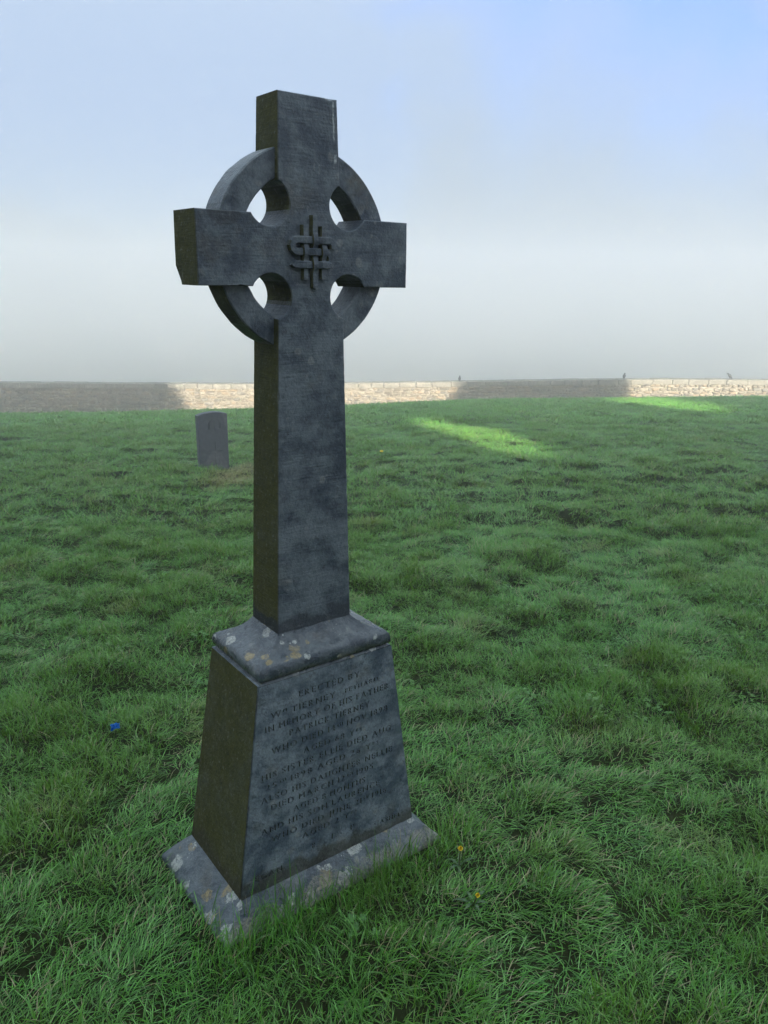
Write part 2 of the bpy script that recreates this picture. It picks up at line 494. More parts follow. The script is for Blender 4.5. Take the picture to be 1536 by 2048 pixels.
patch_a = [(828, 843), (868, 843), (930, 857), (985, 860), (1035, 878), (1085, 903), (1065, 917), (1005, 914), (945, 891), (885, 869), (836, 856)]
patch_b = [(1218, 801), (1290, 799), (1370, 806), (1450, 822), (1425, 831), (1360, 823), (1285, 813), (1228, 807)]
holes = [[to_ruin(hit_ground(*q) + Vector((0, 0, .05))) for q in pp] for pp in (patch_a, patch_b)]
def grow(lp, k):
    cx_ = sum(p[0] for p in lp) / len(lp); cz_ = sum(p[1] for p in lp) / len(lp)
    return [(p[0] + k * (p[0] - cx_) / max(.2, math.hypot(p[0] - cx_, p[1] - cz_)), p[1] + k * (p[1] - cz_) / max(.2, math.hypot(p[0] - cx_, p[1] - cz_))) for p in lp]
holes = [grow(h, 0.035) for h in holes]
def edge_x(px):
    return to_ruin(at_y(px, 790, 40.0))[0]
x1, x2, x3 = edge_x(345), edge_x(915), edge_x(1262)
low = to_ruin((4.0, 32.5, float(macro(4.0, 32.5))))[1]
high = 11.7
def ragged(xa, xb, z, n):
    return [(xa + (xb - xa) * i / n, z + 0.25 * mnoise.noise((xa + (xb - xa) * i / n * 1.3, z, 0.3))) for i in range(n + 1)]
outline = [(-17, -2), (28, -2), (28, low - .2)] + ragged(27.8, x3 + 0.15, low, 14) + [(x3, low + .3), (x3 - 0.1, high - 1)] + ragged(x3 - 0.3, x2 + 0.2, high, 8) + \
          [(x2, high - 1), (x2 - .5, low + 1.2), (x2 - .8, low + .3)] + ragged(x2 - 0.9, x1 + 1.0, low, 12) + [(x1 + .8, low + .5), (x1 + .3, low + 1.5), (x1 - .2, high - .8)] + ragged(x1 - 0.2, -17, high - .3, 18)
me = polys_to_mesh('ruin_wall', [outline] + holes, 0.12)
ruin = empty('ruined_church', (0, RUIN_Y, 0))
rw = obj('wall', me, M_ruin, ruin)
rw.rotation_euler = (R(90), 0, 0)
tag(ruin, 'tall roofless limestone church ruin behind the viewer, with two breaches in its wall', 'ruin')

# ------------------------------------------------------------------ boundary wall, stone by stone
WALL_Y = 40.0
WX = np.array([-30, -19.4, -6.8, 3.4, 12.2, 19.4, 30])
WZ = np.array([-3.62, -3.575, -3.505, -3.29, -3.04, -3.01, -3.0])
def wall_top(x): return float(np.mean([np.interp(x + d, WX, WZ) for d in (-3, -1.5, 0, 1.5, 3)]))

def stone_mesh(name, seed):
    """one rough rubble stone, unit size, front towards -y, about 40 triangles"""
    r = random.Random(seed)
    pts = []
    for k in range(9):
        a = 2 * math.pi * k / 9 + r.uniform(-.18, .18)
        c, s = math.cos(a), math.sin(a)
        e = 3.6
        q = (abs(c) ** e + abs(s) ** e) ** (-1 / e) * 0.5 * r.uniform(0.90, 1.0)
        pts.append((q * c, q * s))
    verts = [(x, 0.5, z) for x, z in pts] + [(x, -0.32 + r.uniform(-.08, .08), z) for x, z in pts] + \
            [(x * .78, -0.5 + r.uniform(-.1, .1), z * .74) for x, z in pts] + [(r.uniform(-.1, .1), -0.55, r.uniform(-.1, .1))]
    n = 9; faces = []
    for k in range(n):
        j = (k + 1) % n
        faces += [(k, j, n + j, n + k), (n + k, n + j, 2 * n + j, 2 * n + k), (2 * n + k, 2 * n + j, 3 * n)]
    me = mesh_from(name, verts, faces)
    bm = bmesh.new(); bm.from_mesh(me); bmesh.ops.recalc_face_normals(bm, faces=bm.faces); bm.to_mesh(me); bm.free()
    return me

def wall_stone_mat(name, c1, c2):
    t = NT(name)
    geo = t.n.new('ShaderNodeNewGeometry').outputs['Position']
    n1 = t.noise(geo, 11.0, 6, 0.75); n2 = t.noise(geo, 3.4, 5, 0.7)
    c = t.mix(t.ss(n1, 0.3, 0.7), c1, c2)
    c = t.mix(t.ss(n2, 0.52, 0.62, 0.0, 0.6), c, (0.28, 0.258, 0.22))
    c = t.mix(t.ss(t.noise(geo, 17.0, 4, 0.7), 0.57, 0.66, 0.0, 0.7), c, (0.36, 0.335, 0.29))
    c = t.mix(t.ss(t.noise(geo, 14.0, 3, 0.6), 0.40, 0.32, 0.0, 0.6), c, (0.06, 0.052, 0.042))
    return t.done(t.bsdf(c, 0.9, t.bump(n1, 0.6, 0.03), 0.3).outputs[0])
tints = [((0.095, 0.082, 0.066), (0.175, 0.152, 0.12)), ((0.125, 0.106, 0.082), (0.215, 0.185, 0.142)), ((0.09, 0.085, 0.076), (0.16, 0.15, 0.13)),
         ((0.16, 0.14, 0.105), (0.27, 0.24, 0.19)), ((0.15, 0.112, 0.075), (0.26, 0.205, 0.14))]
M_rubble = [wall_stone_mat('rubble_limestone_' + w, *tints[i]) for i, w in enumerate(('brown', 'buff', 'grey', 'pale', 'tan'))]
M_mortar = wall_stone_mat('pale_lime_mortar', (0.15, 0.13, 0.10), (0.25, 0.222, 0.178))
M_coping = wall_stone_mat('coping_limestone', (0.105, 0.10, 0.085), (0.19, 0.182, 0.157))

wall = empty('boundary_wall', (0, WALL_Y, -6))
tag(wall, 'long rubble stone boundary wall with flat coping at the foot of the grass slope', 'wall')
core_x = np.linspace(-27, 27, 55)
cv, cf = [], []
for x in core_x:
    zt = wall_top(x) - 0.24
    cv += [(x, 0.05, -1.2), (x, 0.55, -1.2), (x, 0.55, zt + 6), (x, 0.05, zt + 6)]
for i in range(len(core_x) - 1):
    a, b = 4 * i, 4 * i + 4
    cf += [(a, b, b + 3, a + 3), (a + 1, a + 2, b + 2, b + 1), (a + 3, b + 3, b + 2, a + 2)]
cf += [(0, 3, 2, 1), (len(cv) - 4, len(cv) - 3, len(cv) - 2, len(cv) - 1)]
obj('core', mesh_from('core', cv, cf), M_mortar, wall)

rubble_meshes = [[None] * 5 for _ in range(7)]
for i in range(7):
    for j in range(5):
        mm = stone_mesh('stone', 100 + i)
        mm.materials.append(M_rubble[j])
        rubble_meshes[i][j] = mm
specs = []
row_h = [0.15, 0.19, 0.13, 0.17, 0.21, 0.14, 0.18, 0.16, 0.20, 0.15, 0.19]
depth = 0.25
for r_i, rh in enumerate(row_h):
    x = -26 + random.uniform(0, .4)
    while x < 26:
        L = random.choice((0.16, 0.22, 0.30, 0.36, 0.48)) * random.uniform(.85, 1.15)
        if random.random() < 0.16:       # two thin stones above each other
            for q in (0.26, 0.74):
                specs.append((x + L / 2, depth + rh * q, L * .94, rh * .44))
        else:
            specs.append((x + L / 2, depth + rh / 2 + random.uniform(-.03, .03), L * random.uniform(.84, .95), rh * random.uniform(.74, .95)))
        x += L
    depth += rh
crest_hide = lambda x: 1.75 if x < -8 else (1.45 if x < 0 else 1.0)
vis = [s for s in specs if abs(s[0]) < 20.5 and s[1] - s[3] / 2 < crest_hide(s[0])]
vis.sort(key=lambda s: -s[2] * s[3])
single = set(id(s) for s in vis[:300])
bm = bmesh.new()
for s in specs:
    i, j = random.randrange(7), random.choices(range(5), (3, 4, 2, 2, 3))[0]
    loc = Vector((s[0], 0.03 + random.uniform(-.015, .015), wall_top(s[0]) + 6 - s[1]))
    sc = (s[2], 0.14, s[3])
    rot = Matrix.Rotation(random.uniform(-.05, .05), 4, 'Y')
    flip = random.choice((-1, 1))
    if id(s) in single:
        o = bpy.data.objects.new('stone', rubble_meshes[i][j])
        COL.objects.link(o); o.parent = wall
        o.location = loc; o.rotation_euler = (0, random.uniform(-.14, .14), 0); o.scale = sc
    else:
        me = rubble_meshes[i][j]
        mt = Matrix.Translation(loc) @ rot @ Matrix.Diagonal((sc[0], sc[1], sc[2], 1))
        vs = [bm.verts.new(mt @ v.co) for v in me.vertices]
        for p in me.polygons:
            f = bm.faces.new([vs[k] for k in p.vertices]); f.material_index = j
o = obj('small_stones', bm_mesh('small_stones', bm), M_rubble, wall)
o['kind'] = 'stuff'
# coping stones
cm = []
for k in range(5):
    r = random.Random(k + 50)
    bm = bmesh.new(); bmesh.ops.create_cube(bm, size=1)
    bmesh.ops.bevel(bm, geom=bm.edges[:], offset=0.04, segments=1, affect='EDGES')
    for v in bm.verts: v.co += Vector((r.uniform(-.012, .012), r.uniform(-.03, .03), r.uniform(-.03, .03)))
    m_ = bm_mesh('coping_stone', bm); m_.materials.append(M_coping); cm.append(m_)
x = -26.0
while x < 26:
    L = random.uniform(.62, 1.15)
    o = bpy.data.objects.new('coping_stone', random.choice(cm))
    COL.objects.link(o); o.parent = wall
    xc = x + L / 2
    o.location = (xc, 0.28 + random.uniform(-.012, .012), wall_top(xc) + 6 - 0.125 + random.uniform(-.01, .01))
    o.rotation_euler = (0, -math.atan((wall_top(xc + .5) - wall_top(xc - .5))), 0)
    o.scale = (L - 0.022, 0.66, 0.25)
    x += L

# ------------------------------------------------------------------ the monument
mon = empty('celtic_cross', MON)
mon.rotation_euler = (Matrix.Rotation(R(YAW), 3, 'Z') @ Matrix.Rotation(R(0.2685), 3, 'Y') @ Matrix.Rotation(R(0.6657), 3, 'X')).to_euler()
tag(mon, 'dark weathered limestone ringed cross standing on an inscribed tapering pedestal in the grass', 'gravestone')

Z1, A0, B0 = 0.0981, 0.2729, 0.150
Z2, A1, B1 = 0.6583, 0.1965, 0.1294
Z4, A3, B3 = 0.7482, 0.1072, 0.0654
ZM, AM, BM_ = 1.6423, 0.0821, 0.0555
Z5, A4, B4 = 1.9554, 0.0732, 0.0467
Z6, Z7, ARM = 1.5674, 1.7160, 0.2701
WO, WD = 0.0705, 0.0503

def shaft_half(z):
    if z < ZM:
        t = (z - Z4) / (ZM - Z4); return A3 + (AM - A3) * t, B3 + (BM_ - B3) * t
    t = (z - ZM) / (Z5 - ZM); return AM + (A4 - AM) * t, BM_ + (B4 - BM_) * t

# cross outline (x, z), one quarter pit at each inner corner
PX, PZ, PR = 0.1005, 0.097, 0.0495
def pit_arc(sx, sz):
    """points of the pit circle from the shaft edge round to the arm edge"""
    cx, cz = PX, ZM + sz * PZ
    za = Z7 if sz > 0 else Z6
    # meet with the shaft edge (x = a(z)) away from the centre
    zz = cz + sz * math.sqrt(max(PR ** 2 - (PX - AM) ** 2, 0))
    for _ in range(6):
        a = shaft_half(zz)[0]
        zz = cz + sz * math.sqrt(max(PR ** 2 - (PX - a) ** 2, 0))
    a_start = math.atan2(zz - cz, shaft_half(zz)[0] - cx)
    xx = cx + math.sqrt(PR ** 2 - (za - cz) ** 2)
    a_end = math.atan2(za - cz, xx - cx)
    if sz > 0:
        a_end -= 0 if a_end < a_start else 2 * math.pi
        # go through the angle pi side down to the arm
        if a_end > a_start: a_end -= 2 * math.pi
        a0, a1 = a_start, (a_end + 2 * math.pi if a_end < a_start - 2 * math.pi else a_end)
        # counter-clockwise from start (upper left) through pi to the lower right
        a1 = a_end + 2 * math.pi if a_end < a_start else a_end
    else:
        a0 = a_start; a1 = a_end
        if a1 > a0: a1 -= 2 * math.pi
    n = 22
    return [(sx * (cx + PR * math.cos(a0 + (a1 - a0) * k / n)), cz + PR * math.sin(a0 + (a1 - a0) * k / n)) for k in range(n + 1)]

ur = pit_arc(1, 1)       # shaft edge -> arm top (right)
lr = pit_arc(1, -1)      # shaft edge -> arm bottom (right)
right = [(shaft_half(0.742)[0], 0.742)] + lr + [(ARM, Z6), (ARM, Z7)] + ur[::-1] + [(A4, Z5)]
poly = right + [(-x, z) for x, z in reversed(right)]

def resample(pl, step):
    out = []
    for i in range(len(pl)):
        a, b = Vector(pl[i]), Vector(pl[(i + 1) % len(pl)])
        n = max(1, int(round((b - a).length / step)))
        for k in range(n): out.append(a.lerp(b, k / n))
    return out

def slab(name, pl, bfun, step=0.008, bev=0.0022, chip=0.004, seed=1, chipfun=None, layers=3):
    """extruded outline with worn, slightly chipped arrises; outline counter-clockwise seen from the front (-y)"""
    pts = resample(pl, step)
    n = len(pts)
    r = random.Random(seed)
    nor = []
    for i in range(n):
        d1 = (pts[i] - pts[i - 1]); d2 = (pts[(i + 1) % n] - pts[i])
        d1 = d1.normalized() if d1.length > 1e-9 else d2.normalized(); d2 = d2.normalized() if d2.length > 1e-9 else d1
        t = (d1 + d2)
        t = t.normalized() if t.length > 1e-6 else d1
        nor.append((-t.y, t.x, 1.0 / max(0.6, t.dot(d1))))      # inward
    e_f = [bev * (0.7 + 0.5 * abs(mnoise.noise((p.x * 60, p.y * 60, seed)))) + chip * max(0, mnoise.noise((p.x * 42 + 5, p.y * 42, seed + .5)) - 0.42) * 2.5 for p in pts]
    e_b = [bev * (0.7 + 0.5 * abs(mnoise.noise((p.x * 60, p.y * 60, seed + 9)))) + chip * max(0, mnoise.noise((p.x * 42 + 5, p.y * 42, seed + 9.5)) - 0.42) * 2.5 for p in pts]
    bm = bmesh.new()
    loops = []
    def loop(ins, yf):
        lv = []
        for i, p in enumerate(pts):
            k = ins[i] * nor[i][2]
            q = (p.x + nor[i][0] * k, p.y + nor[i][1] * k)
            y = yf(p.y, i)
            if chipfun: q, y = chipfun(q, y)
            lv.append(bm.verts.new((q[0], y, q[1])))
        loops.append(lv)
    zero = [0.0] * n
    loop(e_f, lambda z, i: -bfun(z))
    loop(zero, lambda z, i: -bfun(z) + e_f[i])
    for k in range(1, layers):
        loop(zero, lambda z, i, k=k: (-bfun(z)) * (1 - 2 * k / layers))
    loop(zero, lambda z, i: bfun(z) - e_b[i])
    loop(e_b, lambda z, i: bfun(z))
    for a, b in zip(loops[:-1], loops[1:]):
        for i in range(n):
            bm.faces.new((a[i], a[(i + 1) % n], b[(i + 1) % n], b[i]))
    for lp in (loops[0], loops[-1]):
        es = [bm.edges.get((lp[i], lp[(i + 1) % n])) for i in range(n)]
        bmesh.ops.triangle_fill(bm, use_beauty=True, use_dissolve=False, edges=es)
    return bm_mesh(name, bm)

def arm_chip(q, y):
    # a piece is missing from the lower back edge of the left arm's end
    if q[0] < -0.255 and q[1] < 1.603 and y > 0.02:
        q = (q[0] + 0.012 * min(1, (1.603 - q[1]) / 0.036 + 0.12), q[1])
    return q, y
me = slab('cross', poly, lambda z: shaft_half(z)[1], seed=3, chipfun=arm_chip)
cross_o = obj('cross', me, M_shaft, mon)

def ring_mesh():
    bm = bmesh.new()
    N = 120; RO, RI, D, e = 0.2203, 0.1640, 0.037, 0.0025
    prof = [(RI + e, -D), (RO - e, -D), (RO, -D + e), (RO, D - e), (RO - e, D), (RI + e, D), (RI, D - e), (RI, -D + e)]
    rows = []
    for i in range(N):
        a = 2 * math.pi * i / N
        row = []
        for k, (rr, y) in enumerate(prof):
            w = 0.0010 * mnoise.noise((math.cos(a) * 9, math.sin(a) * 9, k * 3.1))
            row.append(bm.verts.new(((rr + w) * math.cos(a), y + w, ZM + (rr + w) * math.sin(a))))
        rows.append(row)
    for i in range(N):
        a, b = rows[i], rows[(i + 1) % N]
        for k in range(len(prof)):
            bm.faces.new((a[k], a[(k + 1) % len(prof)], b[(k + 1) % len(prof)], b[k]))
    return bm_mesh('ring', bm)
obj('ring', ring_mesh(), M_ring, mon)

# carved interlace boss on the crossing
def sweep(bm, path, width, height, base_y):
    """rounded flat strand along path of (x, z, lift); lies on y = base_y, rises towards -y"""
    sec = [(-.52, 0.0), (-.50, .70), (-.38, 1.0), (.38, 1.0), (.50, .70), (.52, 0.0)]
    rows = []
    P = [Vector((p[0], p[1])) for p in path]
    for i, p in enumerate(path):
        d = (P[min(i + 1, len(P) - 1)] - P[max(i - 1, 0)]).normalized()
        nx_, nz_ = d.y, -d.x
        rows.append([bm.verts.new((p[0] + nx_ * s * width, base_y - p[2] - h * height * (1 if h else 0) + (p[2] + .004 if h == 0 else 0), p[1] + nz_ * s * width)) for s, h in sec])
    for a, b in zip(rows[:-1], rows[1:]):
        for k in range(len(sec) - 1):
            bm.faces.new((a[k], a[k + 1], b[k + 1], b[k]))
    bm.faces.new(rows[0]); bm.faces.new(rows[-1][::-1])
bm = bmesh.new()
OV = 0.0048
def vert_strand(x, z0, z1, over):
    path = []
    for k in range(31):
        z = z0 + (z1 - z0) * k / 30
        l = 0.0
        for zc, up in over:
            if up: l = max(l, OV * max(0, 1 - (abs(z - zc) / 0.015) ** 2))
        path.append((x + .0006 * mnoise.noise((z * 90, x * 50, 1)), z, l))
    sweep(bm, path, 0.0150, 0.0108, -BM_)
vert_strand(-0.0195, 1.583, 1.697, ((1.6415, True),))
vert_strand(0.0045, 1.565, 1.718, ((1.6655, True), (1.614, True)))
vert_strand(0.0275, 1.585, 1.696, ((1.6415, True),))
ctrl = [(.0535, 1.650), (.0525, 1.660), (.046, 1.6655)] + [(.046 - .0085 * k, 1.6657) for k in range(1, 11)] + \
       [(-.0455, 1.6645), (-.0505, 1.660), (-.0525, 1.654), (-.0505, 1.647), (-.0455, 1.6425), (-.038, 1.6405)] + [(-.038 + .0085 * k, 1.6412) for k in range(1, 9)] + \
       [(.038, 1.641), (.0435, 1.637), (.0465, 1.6285), (.0445, 1.620), (.039, 1.6145)] + [(.039 - .0085 * k, 1.614) for k in range(1, 10)] + [(-.046, 1.6145), (-.051, 1.619)]
path = []
for (x, z) in ctrl:
    up = 0.0
    zr = 1.6657 if z > 1.655 else (1.6412 if z > 1.63 else 1.614)
    if abs(z - zr) < 0.004:
        for xc, lift in ((-.0195, zr != 1.6412), (.0045, zr == 1.6412), (.0275, zr != 1.6412)):
            if lift: up = max(up, OV * max(0, 1 - (abs(x - xc) / 0.015) ** 2))
    path.append((x, z, up))
sweep(bm, path, 0.0165, 0.0108, -BM_)
obj('knot_carving', bm_mesh('knot_carving', bm, False), M_shaft, mon)

# moulding between shaft and pedestal
prof = [(0.0, 0.7490), (0.0, 0.7482), (0.05, 0.7425), (0.15, 0.7330), (0.28, 0.7235), (0.42, 0.7155), (0.56, 0.7100), (0.70, 0.7065), (0.82, 0.7035), (0.90, 0.6995),
        (0.96, 0.6935), (0.99, 0.6860), (1.0, 0.6785), (0.99, 0.6715), (0.955, 0.6665), (0.90, 0.6645), (0.885, 0.6625), (0.93, 0.6598), (0.965, 0.6580), (0.965, 0.650)]
def ring_rect(bm, a, b, z, n=26, wob=0.0):
    vs = []
    cor = [(-a, -b), (a, -b), (a, b), (-a, b)]
    for s in range(4):
        p, q = Vector(cor[s]), Vector(cor[(s + 1) % 4])
        for k in range(n):
            v = p.lerp(q, k / n)
            w = wob * mnoise.noise((v.x * 40, v.y * 40, z * 30)); d = v.normalized()
            vs.append(bm.verts.new((v.x + d.x * w, v.y + d.y * w, z + w)))
    return vs
def skin(bm, rows):
    for a, b in zip(rows[:-1], rows[1:]):
        n = len(a)
        for i in range(n): bm.faces.new((a[i], a[(i + 1) % n], b[(i + 1) % n], b[i]))
bm = bmesh.new()
MO_A, MO_B = A1 - 0.002, B1 - 0.001
rows = [ring_rect(bm, A3 - 0.001 + t * (MO_A - A3 + 0.001), B3 - 0.001 + t * (MO_B - B3 + 0.001), z, 26, 0.0012 if 0.02 < t else 0.0) for t, z in prof]
skin(bm, rows)
bm.faces.new(rows[0]); bm.faces.new(rows[-1][::-1])
me = bm_mesh('moulding', bm, True)
me.set_sharp_from_angle(angle=R(32))
obj('moulding', me, M_mould, mon)

# pedestal block; its front is a separate engraved slab face
SL = math.hypot(Z2 - Z1, B0 - B1)
GR = 0.0030                                     # depth of the lettering
vdir = Vector((0, (B0 - B1) / SL, (Z2 - Z1) / SL))
ndir = Vector((0, -(Z2 - Z1) / SL, (B0 - B1) / SL))
def front_pt(u, v, d=0.0): return Vector((u, -B0, Z1)) + vdir * v + ndir * d
bm = bmesh.new()
nz = 40
rows = []
edge = lambda z, s: 0.0018 * max(0, mnoise.noise((z * 70, s * 7.7, 2.2)) - 0.25)
for k in range(nz + 1):
    t = k / nz; z = Z1 - 0.004 + (Z2 - Z1 + 0.004) * t
    a = A0 + (A1 - A0) * t; b = B0 + (B1 - B0) * t
    fy = -b + 2 * GR
    rows.append([bm.verts.new(v) for v in ((-a, fy, z), (a, fy, z), (a, b - .002, z), (a - .002, b, z), (-a + .002, b, z), (-a, b - .002, z))])
skin(bm, rows)
bm.faces.new(rows[-1][::-1]); bm.faces.new(rows[0])
plinth = obj('pedestal', bm_mesh('pedestal', bm), [M_plinth], mon)
# --- lettering
font_cache = {}
def fatten(loops, d):
    area = lambda l: sum(l[i - 1][0] * l[i][1] - l[i][0] * l[i - 1][1] for i in range(len(l))) / 2
    sgn = 1 if area(max(loops, key=lambda l: abs(area(l)))) > 0 else -1
    out = []
    for l in loops:
        l = [p for i, p in enumerate(l) if (Vector(p) - Vector(l[i - 1])).length > 1e-5]
        nl = []
        for i in range(len(l)):
            a, b, c = Vector(l[i - 1]), Vector(l[i]), Vector(l[(i + 1) % len(l)])
            d1, d2 = (b - a).normalized(), (c - b).normalized()
            t = d1 + d2
            t = t.normalized() if t.length > 1e-4 else d1
            k = d / max(0.5, t.dot(d1))
            nl.append((b.x + sgn * t.y * k, b.y - sgn * t.x * k))
        out.append(nl)
    return out
def glyph(ch):
    if ch in font_cache: return font_cache[ch]
    cu = bpy.data.curves.new('glyph', 'FONT'); cu.body = ch; cu.size = 1.0; cu.resolution_u = 3
    o = bpy.data.objects.new('glyph', cu); COL.objects.link(o)
    dg = bpy.context.evaluated_depsgraph_get(); dg.update()
    c2 = o.evaluated_get(dg).to_curve(dg)
    loops = []
    for sp in c2.splines:
        lp = []
        bp = sp.bezier_points
        if len(bp):
            n = len(bp)
            for i in range(n):
                a, b = bp[i], bp[(i + 1) % n]
                straight = (a.handle_right - a.co).cross(b.co - a.co).length < 1e-5 and (b.handle_left - b.co).cross(b.co - a.co).length < 1e-5
                for k in range(1 if straight else 3):
                    t = k / 3
                    q = a.co * (1 - t) ** 3 + a.handle_right * 3 * t * (1 - t) ** 2 + b.handle_left * 3 * t * t * (1 - t) + b.co * t ** 3
                    lp.append((q.x, q.y))
        else:
            lp = [(p.co.x, p.co.y) for p in sp.points]
        if len(lp) > 2: loops.append(lp)
    o.evaluated_get(dg).to_curve_clear()
    bpy.data.objects.remove(o); bpy.data.curves.remove(cu)
    loops = fatten(loops, 0.017)
    xs_ = [p[0] for l in loops for p in l]; ys_ = [p[1] for l in loops for p in l]
    x0, x1_ = min(xs_), max(xs_)
    font_cache[ch] = ([[(p[0] - x0, p[1]) for p in l] for l in loops], x1_ - x0, max(ys_))
    return font_cache[ch]
CAP = glyph('H')[2]

def on_front(cx_, cy_):
    """pixel of the zoomed inscription crop -> (u, v) on the pedestal's front plane"""
    px, py = 480 + cx_ / 4.042, 1320 + cy_ / 4.042
    m = mon.matrix_basis.inverted()
    o = m @ Vector((0, 0, CAM_Z)); d = (m.to_3x3() @ ray(px, py))
    p0 = front_pt(0, 0)
    t = (p0 - o).dot(ndir) / d.dot(ndir)
    q = o + d * t - p0
    return q.x, q.dot(vdir)

def layout(text):
    """^..^ marks small raised letters underlined by a bar; returns loops in units of cap height and the total width"""
    loops, x, sup, mark = [], 0.0, False, None
    for ch in text:
        if ch == '^':
            if sup: loops.append([(mark, .30), (x - .22, .30), (x - .22, .37), (mark, .37)])
            sup = not sup; mark = x
            continue
        if ch == ' ':
            x += 0.55; continue
        g, w, _ = glyph(ch)
        s = (0.52 if sup else 1.0) / CAP; oy = 0.46 if sup else 0.0
        for l in g: loops.append([(x + p[0] * s, p[1] * s + oy) for p in l])
        x += w * s + (0.20 if sup else 0.34)
    return loops, x - 0.3
lines = [('ERECTED BY', (478, 302), (968, 135), 1.0), ('W^M^ TIERNEY', (250, 482), (772, 302), 1.0), ('FETHARD', (850, 268), (1118, 165), 0.72),
         ('IN MEMORY OF HIS FATHER', (205, 597), (1202, 228), 1.0), ('PATRICK TIERNEY', (400, 614), (1047, 377), 1.0),
         ('WHO DIED 14^TH^ NOV 1898', (255, 767), (1192, 407), 1.0), ('AGED 68 Y^RS^', (512, 757), (977, 587), 1.0),
         ('HIS SISTER ELLIE DIED AUG', (177, 987), (1217, 567), 1.0), ('25^TH^ 1898 AGED 26 Y^RS^', (207, 1065), (1112, 692), 1.0),
         ('ALSO HIS DAUGHTER NELLIE', (172, 1172), (1227, 737), 1.0), ('DIED MARCH 12^TH^ 1905', (252, 1222), (1077, 877), 1.0),
         ('AGED 8 MONTHS', (432, 1228), (1012, 987), 1.0), ('AND HIS SON LAURENCE', (172, 1427), (1127, 1012), 1.0),
         ('WHO DIED JUNE 21^ST^ 1916', (252, 1478), (1182, 1067), 1.0), ('AGED 2 Y^RS^', (502, 1447), (937, 1247), 1.0),
         ('R', (585, 1525), (612, 1512), 1.0), ('I', (740, 1450), (750, 1446), 1.0), ('P', (893, 1376), (922, 1364), 1.0),
         ('CASHEL', (1085, 1342), (1297, 1262), 0.8), ('EGAN', (122, 1802), (342, 1702), 0.95)]
CAPH = 0.0168
letters = []
for text, p0, p1, hs in lines:
    u0, v0 = on_front(*p0); u1, v1 = on_front(*p1)
    lp, w = layout(text)
    L = math.hypot(u1 - u0, v1 - v0)
    sx = L / w; ca, sa = (u1 - u0) / L, (v1 - v0) / L
    sy = CAPH * hs
    for l in lp:
        letters.append([(u0 + ca * p[0] * sx - sa * p[1] * sy, v0 + sa * p[0] * sx + ca * p[1] * sy) for p in l])
for cx_, cy_ in ((680, 1475), (818, 1405)):
    u, v = on_front(cx_, cy_)
    letters.append([(u + .0022 * math.cos(a), v + .0022 * math.sin(a)) for a in [k * math.pi / 3 for k in range(6)]])
def wobble_edge(a, b, n):
    A, B = Vector(a), Vector(b); d = (B - A).normalized(); nn = Vector((-d.y, d.x))
    out = []
    for k in range(n):
        p = A.lerp(B, k / n); out.append(tuple(p + nn * 0.006 * max(0, mnoise.noise((p.x * 50, p.y * 50, 4.4)) - 0.38)))
    return out
fr = wobble_edge((-A0, 0), (A0, 0), 20) + wobble_edge((A0, 0), (A1, SL), 50) + wobble_edge((A1, SL), (-A1, SL), 20) + wobble_edge((-A1, SL), (-A0, 0), 50)
def engraved(loops, depth):
    """flat face with letter shapes sunk into it: one mesh of face, letter walls and letter floors (in u, v, n)"""
    pts, edges = [], []
    for lp in loops:
        k = len(pts)
        pts += [Vector(p) for p in lp]
        edges += [(k + i, k + (i + 1) % len(lp)) for i in range(len(lp))]
    co, ed, fa, _, _, _ = delaunay_2d_cdt(pts, edges, [], 0, 1e-6)
    co = np.array([tuple(c) for c in co])
    fa = [tuple(f) for f in fa]
    cen = np.array([co[list(f)].mean(0) for f in fa])
    par = np.zeros(len(fa), int); inside = np.zeros(len(fa), bool)
    for li, lp in enumerate(loops):
        P = np.array(lp); Q = np.roll(P, -1, 0)
        lo, hi = P.min(0), P.max(0)
        sel = np.where((cen[:, 0] > lo[0]) & (cen[:, 0] < hi[0]) & (cen[:, 1] > lo[1]) & (cen[:, 1] < hi[1]))[0]
        if not len(sel): continue
        c = cen[sel]
        cr = ((P[None, :, 1] > c[:, 1:2]) != (Q[None, :, 1] > c[:, 1:2]))
        den = np.where(Q[:, 1] == P[:, 1], 1e-12, Q[:, 1] - P[:, 1])
        xi = P[None, :, 0] + (c[:, 1:2] - P[None, :, 1]) * (Q[:, 0] - P[:, 0])[None] / den[None]
        odd = (cr & (xi > c[:, 0:1])).sum(1) % 2 == 1
        if li == 0: inside[sel] = odd
        else: par[sel] += odd
    sunk = par % 2 == 1
    n = len(co)
    V = [(c[0], c[1], 0.0) for c in co] + [(c[0], c[1], -depth) for c in co]
    F, MI = [], []
    edge_use = {}
    for f, s_, i_ in zip(fa, sunk, inside):
        if not i_: continue
        F.append(tuple(k + n for k in f) if s_ else f); MI.append(1 if s_ else 0)
        for a_, b_ in zip(f, f[1:] + f[:1]): edge_use.setdefault((min(a_, b_), max(a_, b_)), []).append((s_, a_, b_))
    for e, u in edge_use.items():
        if len(u) == 2 and u[0][0] != u[1][0]:
            t_ = u[0] if not u[0][0] else u[1]
            F.append((t_[2], t_[1], t_[1] + n, t_[2] + n)); MI.append(0)
    me = mesh_from('inscription_panel', V, F)
    me.materials.append(M_plinth); me.materials.append(M_groove)
    me.polygons.foreach_set('material_index', MI)
    return me
me = engraved([fr] + letters, GR)
mt = Matrix(((1, vdir.x, ndir.x, 0), (0, vdir.y, ndir.y, 0), (0, vdir.z, ndir.z, 0), (0, 0, 0, 1)))
mt.translation = front_pt(0, 0)
me.transform(mt)
pan = obj('inscription_panel', me, None, plinth)
pan['label'] = 'smooth front face cut with sixteen lines of incised capital letters'

